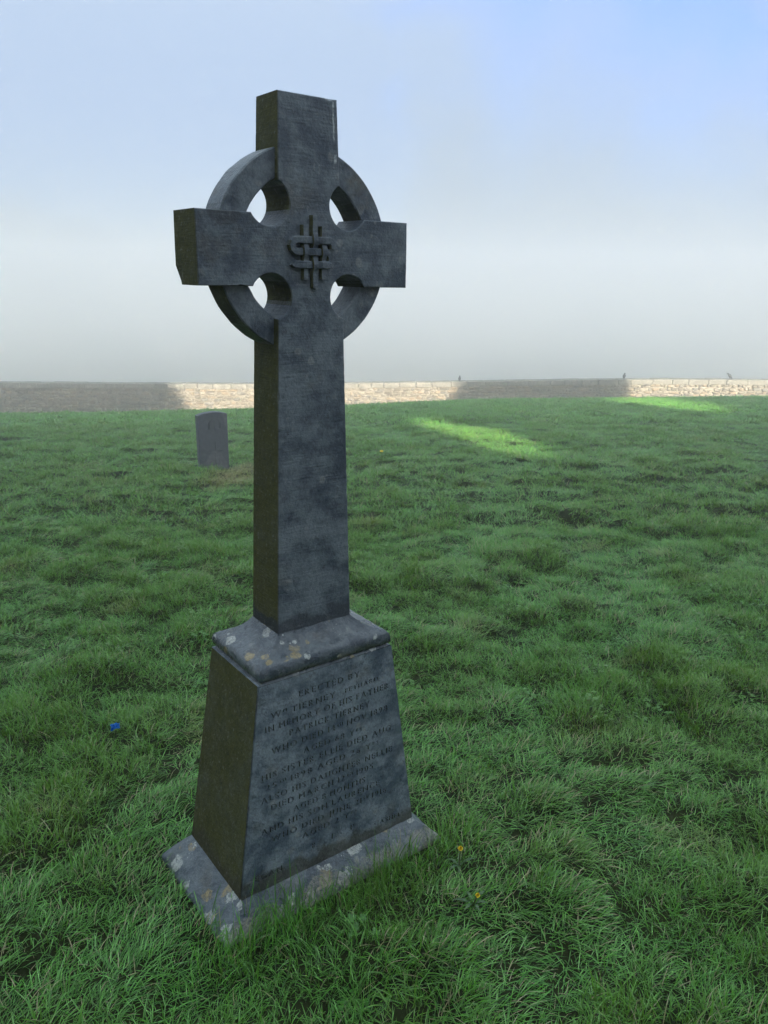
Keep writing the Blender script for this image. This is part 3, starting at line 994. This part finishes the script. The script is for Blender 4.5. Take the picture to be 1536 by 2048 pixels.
# splayed base slab
bm = bmesh.new()
prof_b = [(0.0, Z1 + 0.0), (0.0, Z1), (0.25, Z1 - .015), (0.5, Z1 - .032), (0.75, Z1 - .049), (0.95, 0.034), (1.0, 0.027), (1.0, 0.0), (1.0, -0.10)]
rows = []
for t, z in prof_b:
    rows.append(ring_rect(bm, A0 - .002 + t * (WO + .002), B0 - .002 + t * (WD + .002), z, 30, 0.0035 if t > .9 else (0.0018 if t > 0 else 0)))
skin(bm, rows)
bm.faces.new(rows[0]); bm.faces.new(rows[-1][::-1])
me = bm_mesh('base', bm, True)
me.set_sharp_from_angle(angle=R(30))
obj('base', me, M_base, mon)

# ------------------------------------------------------------------ small headstone
hs_p = hit_ground(428, 938)
HW, HH, HT = 0.163, 0.615, 0.038
headstone = empty('headstone', (hs_p.x, hs_p.y, hs_p.z))
headstone.rotation_euler = (0, 0, R(33))
tag(headstone, 'small grey upright headstone with a curved top, damp stained, standing alone in the grass', 'headstone')
def hs_material():
    t = NT('grey_headstone_limestone')
    oc = t.tc('Object'); pos = t.sep(oc)
    n = t.noise(oc, 26, 5, 0.6)
    c = t.mix(t.ss(n, 0.3, 0.7), (0.105, 0.107, 0.122), (0.155, 0.155, 0.168))
    # damp darker stain: hangs from the top, keeps off the right shoulder and an arch at the foot
    big = t.noise(oc, 5.0, 3, 0.55)
    x2 = t.math('MULTIPLY', t.math('SUBTRACT', pos[0], 0.01), t.math('SUBTRACT', pos[0], 0.01))
    arch = t.math('SUBTRACT', 0.20, t.math('MULTIPLY', x2, 9.0))
    s = t.math('SUBTRACT', pos[2], arch)
    s = t.math('ADD', s, t.math('MULTIPLY', t.math('SUBTRACT', big, 0.5), 0.16))
    stain = t.ss(s, -0.012, 0.012)
    rx = t.math('ADD', t.math('SUBTRACT', pos[0], 0.140), t.math('MULTIPLY', t.math('SUBTRACT', t.noise(oc, 7, 3), 0.5), 0.12))
    rx = t.math('ADD', rx, t.math('MULTIPLY', t.math('SUBTRACT', pos[2], 0.45), 0.35))
    stain = t.math('MULTIPLY', stain, t.ss(rx, -0.012, 0.012, 1.0, 0.0))
    c = t.mix(t.math('MULTIPLY', stain, 0.62), c, (0.075, 0.085, 0.105))
    return t.done(t.bsdf(c, 0.75, t.bump(n, 0.4, 0.003), 0.35).outputs[0])
M_hs = hs_material()
arc = [(HW * math.cos(a) / math.cos(math.pi / 2 - 0.42) * math.cos(math.pi / 2 - 0.42), 0) for a in (0,)]
top = [(HW * (1 - 2 * k / 16), HH - 0.027 + 0.027 * (1 - (1 - 2 * k / 16) ** 2)) for k in range(17)]
hs_outer = [(-HW + .003, -0.12), (HW - .003, -0.12)] + top
def circ(cx_, cz_, r_, n_=20, a0=0, a1=2 * math.pi):
    return [(cx_ + r_ * math.cos(a0 + (a1 - a0) * k / n_), cz_ + r_ * math.sin(a0 + (a1 - a0) * k / n_)) for k in range(n_)]
def band(cx_, cz_, r_, w_, a0, a1, n_=16):
    o_ = [(cx_ + r_ * math.cos(a0 + (a1 - a0) * k / n_), cz_ + r_ * math.sin(a0 + (a1 - a0) * k / n_)) for k in range(n_ + 1)]
    i_ = [(cx_ + (r_ - w_) * math.cos(a0 + (a1 - a0) * k / n_), cz_ + (r_ - w_) * math.sin(a0 + (a1 - a0) * k / n_)) for k in range(n_ + 1)]
    return o_ + i_[::-1]
def rect(x0, z0, x1_, z1_): return [(x0, z0), (x1_, z0), (x1_, z1_), (x0, z1_)]
emb = (0.012, 0.470)
cut = [band(emb[0], emb[1], 0.072, 0.008, R(-35), R(100)), band(emb[0], emb[1], 0.072, 0.008, R(112), R(215)),
       band(emb[0] + .03, emb[1], 0.036, 0.007, R(-60), R(70)), band(emb[0] - .03, emb[1] - .005, 0.030, 0.007, R(110), R(250)),
       rect(emb[0] - .008, emb[1] - .05, emb[0] - .001, emb[1] + .04), rect(emb[0] - .05, emb[1] + .025, emb[0] - .018, emb[1] + .032),
       rect(emb[0] - .03, emb[1] - .075, emb[0] + .03, emb[1] - .068)]
cr_x, cr_z = 0.010, 0.200
cut += [[(cr_x - .006, .075), (cr_x + .006, .075), (cr_x + .006, cr_z - .006), (cr_x + .07, cr_z - .006), (cr_x + .07, cr_z + .006), (cr_x + .006, cr_z + .006),
         (cr_x + .006, cr_z + .10), (cr_x - .006, cr_z + .10), (cr_x - .006, cr_z + .006), (cr_x - .07, cr_z + .006), (cr_x - .07, cr_z - .006), (cr_x - .006, cr_z - .006)]]
me = slab('slab', hs_outer, lambda z: HT, step=0.03, bev=0.005, chip=0.004, seed=8)
# slab outline is turned into a body set back behind the carved face
for v in me.vertices:
    if v.co.y < 0: v.co.y += 0.004
body = obj('slab', me, M_hs, headstone)
inner = [(x * 0.972, z if z < 0 else z - 0.006) for x, z in hs_outer]
me = polys_to_mesh('carved_face', [inner] + cut, 0.003)
me.transform(Matrix.Translation((0, -HT + 0.002, 0)) @ Matrix.Rotation(R(90), 4, 'X'))
obj('carved_face', me, M_hs, headstone)

# ------------------------------------------------------------------ three birds on the coping
def bird(px, py, heading, lean, label, scale=1.0):
    p = at_y(px, py, WALL_Y + 0.25)
    zt = wall_top(p.x) + 0.012
    root = empty('bird', (p.x, WALL_Y + 0.25, zt))
    root.rotation_euler = (0, 0, R(heading))
    # body, head and tail as one continuous loft; bird faces local +x
    L = R(lean)
    axis = Vector((math.cos(L), 0, math.sin(L)))
    side = Vector((0, 1, 0)); upv = side.cross(axis) * -1
    c0 = Vector((0.0, 0, 0.135))
    rings = [(-0.215, .004, .004), (-0.20, .020, .008), (-0.12, .024, .014), (-0.085, .036, .032), (-0.04, .058, .056), (0.01, .066, .066), (0.05, .060, .060), (0.085, .044, .046), (0.105, .036, .038),
             (0.125, .038, .040), (0.148, .036, .037), (0.165, .024, .024), (0.172, .008, .008)]
    bm = bmesh.new(); rows = []
    for s, ry, rz in rings:
        bend = Vector((0.02, 0, 0)) * max(0, s - .09) / .08
        rows.append([bm.verts.new(c0 + axis * s + bend + side * ry * math.cos(a) + upv * rz * math.sin(a)) for a in [2 * math.pi * k / 12 for k in range(12)]])
    skin(bm, rows); bm.faces.new(rows[0][::-1]); bm.faces.new(rows[-1])
    obj('body', bm_mesh('body', bm, True), M_feather, root)
    head = c0 + axis * 0.150 + Vector((0.02, 0, 0))
    bm = bmesh.new()
    bmesh.ops.create_cone(bm, cap_ends=True, segments=8, radius1=.013, radius2=.002, depth=.05)
    bmesh.ops.rotate(bm, verts=bm.verts, matrix=Matrix.Rotation(R(90 + 8), 3, 'Y'))
    bmesh.ops.translate(bm, verts=bm.verts, vec=head + Vector((.045, 0, 0)))
    obj('beak', bm_mesh('beak', bm, True), M_beak, root)
    for sgn in (-1, 1):
        bm = bmesh.new()
        rr = []
        for s, w_, h_ in ((-0.16, .004, .008), (-0.10, .012, .026), (-0.03, .017, .040), (0.04, .016, .040), (0.075, .006, .014)):
            cc = c0 + axis * s + side * sgn * (.058 if abs(s) < .05 else .04) + upv * .008
            rr.append([bm.verts.new(cc + side * w_ * math.cos(a) + upv * h_ * math.sin(a)) for a in [2 * math.pi * k / 8 for k in range(8)]])
        skin(bm, rr); bm.faces.new(rr[0][::-1]); bm.faces.new(rr[-1])
        obj('wing', bm_mesh('wing', bm, True), M_feather, root)
        bm = bmesh.new()
        for (a, b, r0, r1) in ((Vector((.0, sgn * .026, .085)), Vector((.005, sgn * .028, .006)), .010, .005), (Vector((-.02, sgn * .028, .004)), Vector((.05, sgn * .03, .004)), .005, .003)):
            d = b - a
            m_ = Matrix.Translation((a + b) / 2) @ d.to_track_quat('Z', 'Y').to_matrix().to_4x4()
            bmesh.ops.create_cone(bm, cap_ends=True, segments=6, radius1=r0, radius2=r1, depth=d.length, matrix=m_)
        obj('leg', bm_mesh('leg', bm), M_beak, root)
    root.scale = (scale,) * 3
    tag(root, label, 'bird', 'dark birds perched on the boundary wall')
bird(919, 764, 80, 66, 'leftmost of the three dark birds on the wall, upright and facing away, nearest the cross', 0.92)
bird(1248, 757, 60, 60, 'middle of the three dark birds, perched where the wall turns from shade to sun', 1.0)
bird(1459, 759, 170, 52, 'rightmost of the three dark birds, leaning left in profile on the sunlit coping', 1.08)

# ------------------------------------------------------------------ dandelions, blue wrapper
M_petal = simple_noise_mat('dandelion_yellow', (0.66, 0.45, 0.01), (0.80, 0.62, 0.02), 200, 0.6)
M_stem = simple_noise_mat('dandelion_stem', (0.10, 0.14, 0.05), (0.16, 0.15, 0.08), 80, 0.5)
M_leaf = simple_noise_mat('dandelion_leaf', (0.03, 0.075, 0.022), (0.055, 0.11, 0.03), 40, 0.42)
def dandelion(px, py, h, rad, label, leaves=5, facing=(0, -.35)):
    g = hit_ground(px, py + 20)
    z = float(ground(g.x, g.y))
    root = empty('dandelion', (g.x, g.y, z))
    top_ = Vector((facing[0] * .03, facing[1] * .05, h))
    bm = bmesh.new()
    d = top_
    bmesh.ops.create_cone(bm, cap_ends=True, segments=6, radius1=.0022, radius2=.0018, depth=d.length, matrix=Matrix.Translation(d / 2) @ d.to_track_quat('Z', 'Y').to_matrix().to_4x4())
    obj('stem', bm_mesh('stem', bm), M_stem, root)
    bm = bmesh.new()
    r_ = random.Random(int(px))
    tilt = Vector((facing[0], facing[1], 1)).to_track_quat('Z', 'Y').to_matrix()
    for lay, (rr, up, n) in enumerate(((1.0, .002, 18), (.78, .005, 15), (.5, .008, 11), (.25, .009, 6))):
        for k in range(n):
            a = 2 * math.pi * (k + .5 * lay) / n + r_.uniform(-.1, .1)
            c, s = math.cos(a), math.sin(a); R_ = rad * rr * r_.uniform(.85, 1.08); w = rad * .13
            q = [(0, -w * .5, 0), (R_ * .6, -w, up), (R_, -w * .6, up + .001), (R_, w * .6, up + .001), (R_ * .6, w, up), (0, w * .5, 0)]
            bm.faces.new([bm.verts.new(top_ + tilt @ Vector((c * x - s * y, s * x + c * y, zz + .001 * lay))) for x, y, zz in q])
    obj('flower_head', bm_mesh('flower_head', bm), M_petal, root)
    for k in range(leaves):
        a = 2 * math.pi * k / leaves + r_.uniform(-.4, .4); c, s = math.cos(a), math.sin(a)
        L = r_.uniform(.035, .06); bm = bmesh.new(); rows = []
        for i in range(9):
            t = i / 8
            w = .006 * math.sin(math.pi * min(1, t * .9 + .08)) * (1 if i % 2 else .55)
            zz = .012 * math.sin(math.pi * t * .8) + .006
            rows.append([bm.verts.new((c * L * t - s * y, s * L * t + c * y, zz + abs(y) * .25)) for y in (-w, 0, w)])
        for p, q in zip(rows[:-1], rows[1:]):
            for i in range(2): bm.faces.new((p[i], p[i + 1], q[i + 1], q[i]))
        obj('leaf', bm_mesh('leaf', bm, True), M_leaf, root)
    tag(root, label, 'flower', 'dandelions in the grass')
dandelion(917, 1728, 0.075, 0.0074, 'open yellow dandelion in the grass to the right of the base, the upper of two', 5)
dandelion(945, 1809, 0.055, 0.0062, 'low yellow dandelion half closed in dark grass, the lower of two right of the base', 6, (.2, -.5))
dandelion(763, 906, 0.10, 0.022, 'tiny distant yellow flower on the slope just right of the shaft', 0)

wp = hit_ground(235, 1497)
wz = float(ground(wp.x, wp.y))
bm = bmesh.new()
N = 13
grid = {}
for i in range(N):
    for j in range(N):
        u, v = i / (N - 1) - .5, j / (N - 1) - .5
        a = math.atan2(v, u); rr = math.hypot(u, v)
        edge_k = 1 + .16 * mnoise.noise((math.cos(a) * 2, math.sin(a) * 2, 5.0)) * 2
        x = u * .030 * edge_k; y = v * .022 * edge_k
        z = .007 * (1 - (rr * 1.6) ** 2) + .008 * mnoise.noise((u * 5.5, v * 5.5, 1.7)) + .006 * mnoise.noise((u * 13, v * 13, 3.1))
        grid[i, j] = bm.verts.new((x, y, z))
for i in range(N - 1):
    for j in range(N - 1):
        bm.faces.new((grid[i, j], grid[i + 1, j], grid[i + 1, j + 1], grid[i, j + 1]))
bmesh.ops.solidify(bm, geom=bm.faces[:], thickness=.0008)
M_blue = simple_noise_mat('shiny_blue_foil', (0.015, 0.20, 0.70), (0.05, 0.34, 0.85), 60, 0.28, 0.2, 0.002, 0.6)
wrap = obj('wrapper', bm_mesh('wrapper', bm), M_blue, None, (wp.x, wp.y, wz + .040))
wrap.rotation_euler = (R(38), R(-8), R(20))
tag(wrap, 'small crumpled bright blue wrapper lying in the grass left of the pedestal', 'litter')

# ------------------------------------------------------------------ grass
tufts = bpy.data.collections.new('grass_tufts')     # never linked to the scene: only sources for the one grass object
def tuft(name, seed, n, radius, lmin, lmax, width, lean, wither=0.04, segs=4):
    r = random.Random(seed)
    V, F, C = [], [], []
    for _ in range(n):
        a = r.uniform(0, 2 * math.pi); q = radius * math.sqrt(r.random())
        bx, by = q * math.cos(a), q * math.sin(a)
        L = r.uniform(lmin, lmax) * r.choice((.6, .8, 1, 1))
        w = width * r.uniform(.65, 1.2) * .5
        # direction: outwards from the tuft, pulled along +x by 'lean'
        da = r.uniform(0, 2 * math.pi)
        dv = Vector((math.cos(a) * .55 + math.cos(da) * .75 + lean * 1.6, math.sin(a) * .55 + math.sin(da) * .75, 0))
        if dv.length < 1e-3: dv = Vector((1, 0, 0))
        dv.normalize()
        sd = Vector((-dv.y, dv.x, 0))
        tw = r.uniform(-.8, .8)
        th = R(r.uniform(8, 42) + 30 * lean); curl = R(r.uniform(15, 110) + 22 * lean)
        p = Vector((bx, by, -0.012))
        rnd = r.random(); wi = 1.0 if r.random() < wither else 0.0
        rows = []
        for s in range(segs + 1):
            t = s / segs
            ww = w * (1.0 if t < .45 else (1 - ((t - .45) / .55) ** 1.6))
            sv = (sd * math.cos(tw * t) + Vector((0, 0, 1)) * math.sin(tw * t) * .7)
            if s == segs:
                rows.append([len(V)]); V.append(tuple(p)); C.append((rnd, t, wi, 1))
            else:
                rows.append([len(V), len(V) + 1])
                V.append(tuple(p - sv * ww)); V.append(tuple(p + sv * ww)); C += [(rnd, t, wi, 1)] * 2
            ang = th + curl * t
            p = p + (dv * math.sin(ang) + Vector((0, 0, 1)) * math.cos(ang)) * (L / segs)
        for k in range(segs):
            A, B = rows[k], rows[k + 1]
            F.append((A[0], A[1], B[1], B[0]) if len(B) == 2 else (A[0], A[1], B[0]))
    me = mesh_from(name, V, F, True)
    ca = me.color_attributes.new('blade', 'FLOAT_COLOR', 'POINT')
    ca.data.foreach_set('color', [v for c in C for v in c])
    me.materials.append(M_grass)
    o = bpy.data.objects.new(name, me)
    tufts.objects.link(o)
    return o
# Collection Info sorts by name: keep the order alphabetical
for k in range(4): tuft('tuft_a%d' % k, 20 + k, 50, 0.050, .030, .078, .0021, 0.05, .06)          # near, upright      0-3
for k in range(4): tuft('tuft_b%d' % k, 40 + k, 50, 0.060, .035, .082, .0021, 0.6, .06)          # near, combed over  4-7
for k in range(3): tuft('tuft_c%d' % k, 60 + k, 64, 0.090, .045, .085, .0034, 0.2, segs=3)    # middle             8-10
for k in range(3): tuft('tuft_d%d' % k, 80 + k, 64, 0.100, .05, .09, .0034, 0.6, segs=3)   # middle, combed     11-13
for k in range(4): tuft('tuft_e%d' % k, 90 + k, 84, 0.17, .05, .09, .0075, 0.35, .02, segs=2) # far                14-17

def weed(name, seed, n):
    """little broad leaved weeds: rounded leaflets on short stalks"""
    r = random.Random(seed); V, F, C = [], [], []
    for _ in range(n):
        a = r.uniform(0, 6.283); q = r.uniform(.005, .05)
        c0 = Vector((q * math.cos(a), q * math.sin(a), r.uniform(.022, .05)))
        for k in range(3):
            b = a + 2.094 * k + r.uniform(-.2, .2); L = r.uniform(.006, .010)
            dv = Vector((math.cos(b), math.sin(b), r.uniform(-.25, .35))); sv = Vector((-math.sin(b), math.cos(b), 0))
            i0 = len(V)
            for (t_, w_) in ((0, 0), (.35, .45), (.8, .5), (1.05, .22)):
                p = c0 + dv * L * t_
                V.extend([tuple(p - sv * L * w_), tuple(p + sv * L * w_)]); C.extend([(r.random() * .4, .8, 0, 1)] * 2)
            F += [(i0, i0 + 1, i0 + 3, i0 + 2), (i0 + 2, i0 + 3, i0 + 5, i0 + 4), (i0 + 4, i0 + 5, i0 + 7, i0 + 6)]
    me = mesh_from(name, V, F, True)
    ca = me.color_attributes.new('blade', 'FLOAT_COLOR', 'POINT')
    ca.data.foreach_set('color', [v for c in C for v in c])
    me.materials.append(M_grass)
    tufts.objects.link(bpy.data.objects.new(name, me))
for k in range(3): weed('tuft_w%d' % k, 200 + k, 9)                                          # 18-20

def jitter_grid(y0, y1, step):
    out = []
    y = y0
    while y < y1:
        half = 0.64 * y + 0.9
        n = int(2 * half / step) + 1
        x = -half + (np.arange(n) + rng.random(n)) * step
        out.append(np.stack([x, y + rng.random(n) * step], 1))
        y += step
    return np.concatenate(out)
def zone(y0, y1, step, up, lay):
    p = jitter_grid(y0, y1, step)
    x, y = p[:, 0], p[:, 1]
    z = ground(x, y)
    clump = np.clip(2.2 * np.abs(fbm(x / 0.24, y / 0.20, 3.0, 2)) + 1.4 * np.abs(fbm(x / 0.52, y / 0.42, 1.0, 2)) - 0.75, -1, 1)
    patch = fbm(x / 1.1, y / 0.8, 6.0, 2)
    combed = fbm(x / 0.5, y / 0.40, 7.0, 2) + rng.normal(0, .12, len(x)) > 0.12
    var = np.where(combed, lay[0] + rng.integers(0, lay[1], len(x)), up[0] + rng.integers(0, up[1], len(x)))
    wind = 0.5 + 1.6 * fbm(x / 1.7, y / 1.3, 8.0, 2)
    rz = np.where(combed, wind + rng.normal(0, .45, len(x)), rng.uniform(0, 6.283, len(x)))
    hs_ = np.clip(0.74 + 0.50 * clump + 0.22 * patch + rng.normal(0, .10, len(x)), 0.35, 1.7)
    ws = rng.uniform(.85, 1.2, len(x))
    # stand roughly with the slope of the little hummocks
    e = 0.03
    gx = (ground(x + e, y) - ground(x - e, y)) / (2 * e); gy = (ground(x, y + e) - ground(x, y - e)) / (2 * e)
    tilt_x = np.clip(gy, -.8, .8) * .8 + rng.normal(0, .08, len(x)); tilt_y = -np.clip(gx, -.8, .8) * .8 + rng.normal(0, .08, len(x))
    tint = np.clip(0.36 + 0.45 * fbm(x / 0.7, y / 0.5, 9.0, 3) + 0.35 * clump - 0.2 * combed + rng.normal(0, .12, len(x)), 0, 1)
    # keep off the monument and the headstone
    c, s = math.cos(R(YAW)), math.sin(R(YAW))
    lx = c * (x - MON.x) + s * (y - MON.y); ly = -s * (x - MON.x) + c * (y - MON.y)
    d = np.maximum(np.abs(lx) - (A0 + WO), np.abs(ly) - (B0 + WD))
    keep = d > np.where(ly < -0.15, -0.022, 0.004)
    sp = hit_ground(655, 1782)
    keep &= ((x - sp.x) / 0.10) ** 2 + ((y - sp.y) / 0.05) ** 2 + 0.4 * rng.random(len(x)) > 1.0
    weed = (rng.random(len(x)) < 0.016 * (1 + np.sign(fbm(x / .9, y / .9, 21.0, 2)))) & (y < 6.5)
    var = np.where(weed, 18 + rng.integers(0, 3, len(x)), var)
    near = (d < 0.10) & ((ly < -0.16) | (d < 0.05))
    hs_ = np.where(near, np.maximum(hs_, 0.85) * np.where(ly < -0.16, 1.9, 1.1), hs_)
    for (tx_, ty_, tr_, tk_) in ((190, 1590, .10, 1.9), (450, 1890, .11, 2.1), (540, 1865, .08, 1.6), (640, 1830, .07, 1.3), (760, 1760, .07, 1.4), (95, 1480, .07, 1.5), (1180, 1385, .10, 1.5), (1490, 1075, .16, 1.8), (850, 1980, .07, 1.5)):
        q_ = hit_ground(tx_, ty_); w_ = np.exp(-((x - q_.x) ** 2 + (y - q_.y) ** 2) / (tr_ * tr_))
        hs_ = hs_ * (1 + (tk_ - 1) * w_)
    c, s = math.cos(R(33)), math.sin(R(33))
    hx = c * (x - hs_p.x) + s * (y - hs_p.y); hy = -s * (x - hs_p.x) + c * (y - hs_p.y)
    keep &= np.maximum(np.abs(hx) - HW, np.abs(hy) - HT) > 0.02
    # worn withered turf in front of the little headstone
    q = hit_ground(470, 957)
    r2 = ((x - q.x) / 0.30) ** 2 + ((y - q.y) / 0.75) ** 2
    dry = np.clip(1.15 - r2 + 0.6 * fbm(x / .2, y / .2, 12.0, 2), 0, 1) * (r2 < 2.2) * 0.85
    dry = np.maximum(dry, np.clip(fbm(x / .35, y / .3, 13.0, 3) - 0.42, 0, 1) * 1.2)
    return [a[keep] for a in (x, y, z, var, rz, tilt_x, tilt_y, hs_, ws, tint, dry)]
Zs = [zone(0.55, 5.5, 0.042, (0, 4), (4, 4)), zone(5.5, 13.0, 0.085, (8, 3), (11, 3)), zone(13.0, 33.0, 0.17, (14, 4), (14, 4))]
X, Y, Z, VAR, RZ, TX, TY, HS, WS, TINT, DRY = [np.concatenate([z[i] for z in Zs]) for i in range(11)]
me = bpy.data.meshes.new('grass')
me.vertices.add(len(X))
me.vertices.foreach_set('co', np.stack([X, Y, Z], 1).ravel())
def attr(name, typ, arr):
    a = me.attributes.new(name, typ, 'POINT')
    a.data.foreach_set('vector' if typ == 'FLOAT_VECTOR' else 'value', np.asarray(arr).ravel())
attr('variant', 'INT', VAR.astype(np.int32))
attr('rot', 'FLOAT_VECTOR', np.stack([TX, TY, RZ], 1).astype(np.float32))
attr('scl', 'FLOAT_VECTOR', np.stack([WS, WS, HS], 1).astype(np.float32))
attr('tint', 'FLOAT', TINT.astype(np.float32))
attr('dry', 'FLOAT', DRY.astype(np.float32))
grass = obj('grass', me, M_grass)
tag(grass, 'rough green meadow grass covering the whole slope', 'grass', kind='stuff')
ng = bpy.data.node_groups.new('grass_scatter', 'GeometryNodeTree')
ng.interface.new_socket('Geometry', in_out='INPUT', socket_type='NodeSocketGeometry')
ng.interface.new_socket('Geometry', in_out='OUTPUT', socket_type='NodeSocketGeometry')
gi, go = ng.nodes.new('NodeGroupInput'), ng.nodes.new('NodeGroupOutput')
ci = ng.nodes.new('GeometryNodeCollectionInfo')
ci.inputs['Collection'].default_value = tufts
ci.inputs['Separate Children'].default_value = True
ci.inputs['Reset Children'].default_value = True
iop = ng.nodes.new('GeometryNodeInstanceOnPoints')
iop.inputs['Pick Instance'].default_value = True
def named(n, typ):
    q = ng.nodes.new('GeometryNodeInputNamedAttribute'); q.data_type = typ; q.inputs['Name'].default_value = n
    return q.outputs['Attribute']
ng.links.new(gi.outputs[0], iop.inputs['Points'])
ng.links.new(ci.outputs[0], iop.inputs['Instance'])
ng.links.new(named('variant', 'INT'), iop.inputs['Instance Index'])
e2r = ng.nodes.new('FunctionNodeEulerToRotation')
ng.links.new(named('rot', 'FLOAT_VECTOR'), e2r.inputs[0])
ng.links.new(e2r.outputs[0], iop.inputs['Rotation'])
ng.links.new(named('scl', 'FLOAT_VECTOR'), iop.inputs['Scale'])
ng.links.new(iop.outputs[0], go.inputs[0])
md = grass.modifiers.new('scatter', 'NODES'); md.node_group = ng

# ------------------------------------------------------------------ morning fog
bm = bmesh.new()
bmesh.ops.create_cube(bm, size=1)
haze = obj('haze', bm_mesh('haze', bm), None)
haze.scale = (520, 500, 37.6)
haze.location = (0, 206, -25.3 + 37.6 / 2)
hm = bpy.data.materials.new('fog'); hm.use_nodes = True
hm.node_tree.nodes.clear()
ho = hm.node_tree.nodes.new('ShaderNodeOutputMaterial'); hv = hm.node_tree.nodes.new('ShaderNodeVolumePrincipled')
hv.inputs['Color'].default_value = (0.99, 1.0, 1.0, 1)
hv.inputs['Density'].default_value = 0.0108
hv.inputs['Anisotropy'].default_value = 0.74
hm.node_tree.links.new(hv.outputs[0], ho.inputs['Volume'])
haze.data.materials.append(hm)
tag(haze, 'thin morning fog lying over the hillside', 'fog', kind='stuff')
print('grass tufts', len(X), 'headstone at', hs_p, 'ruin low', low, x1, x2, x3, [len(h) for h in holes])
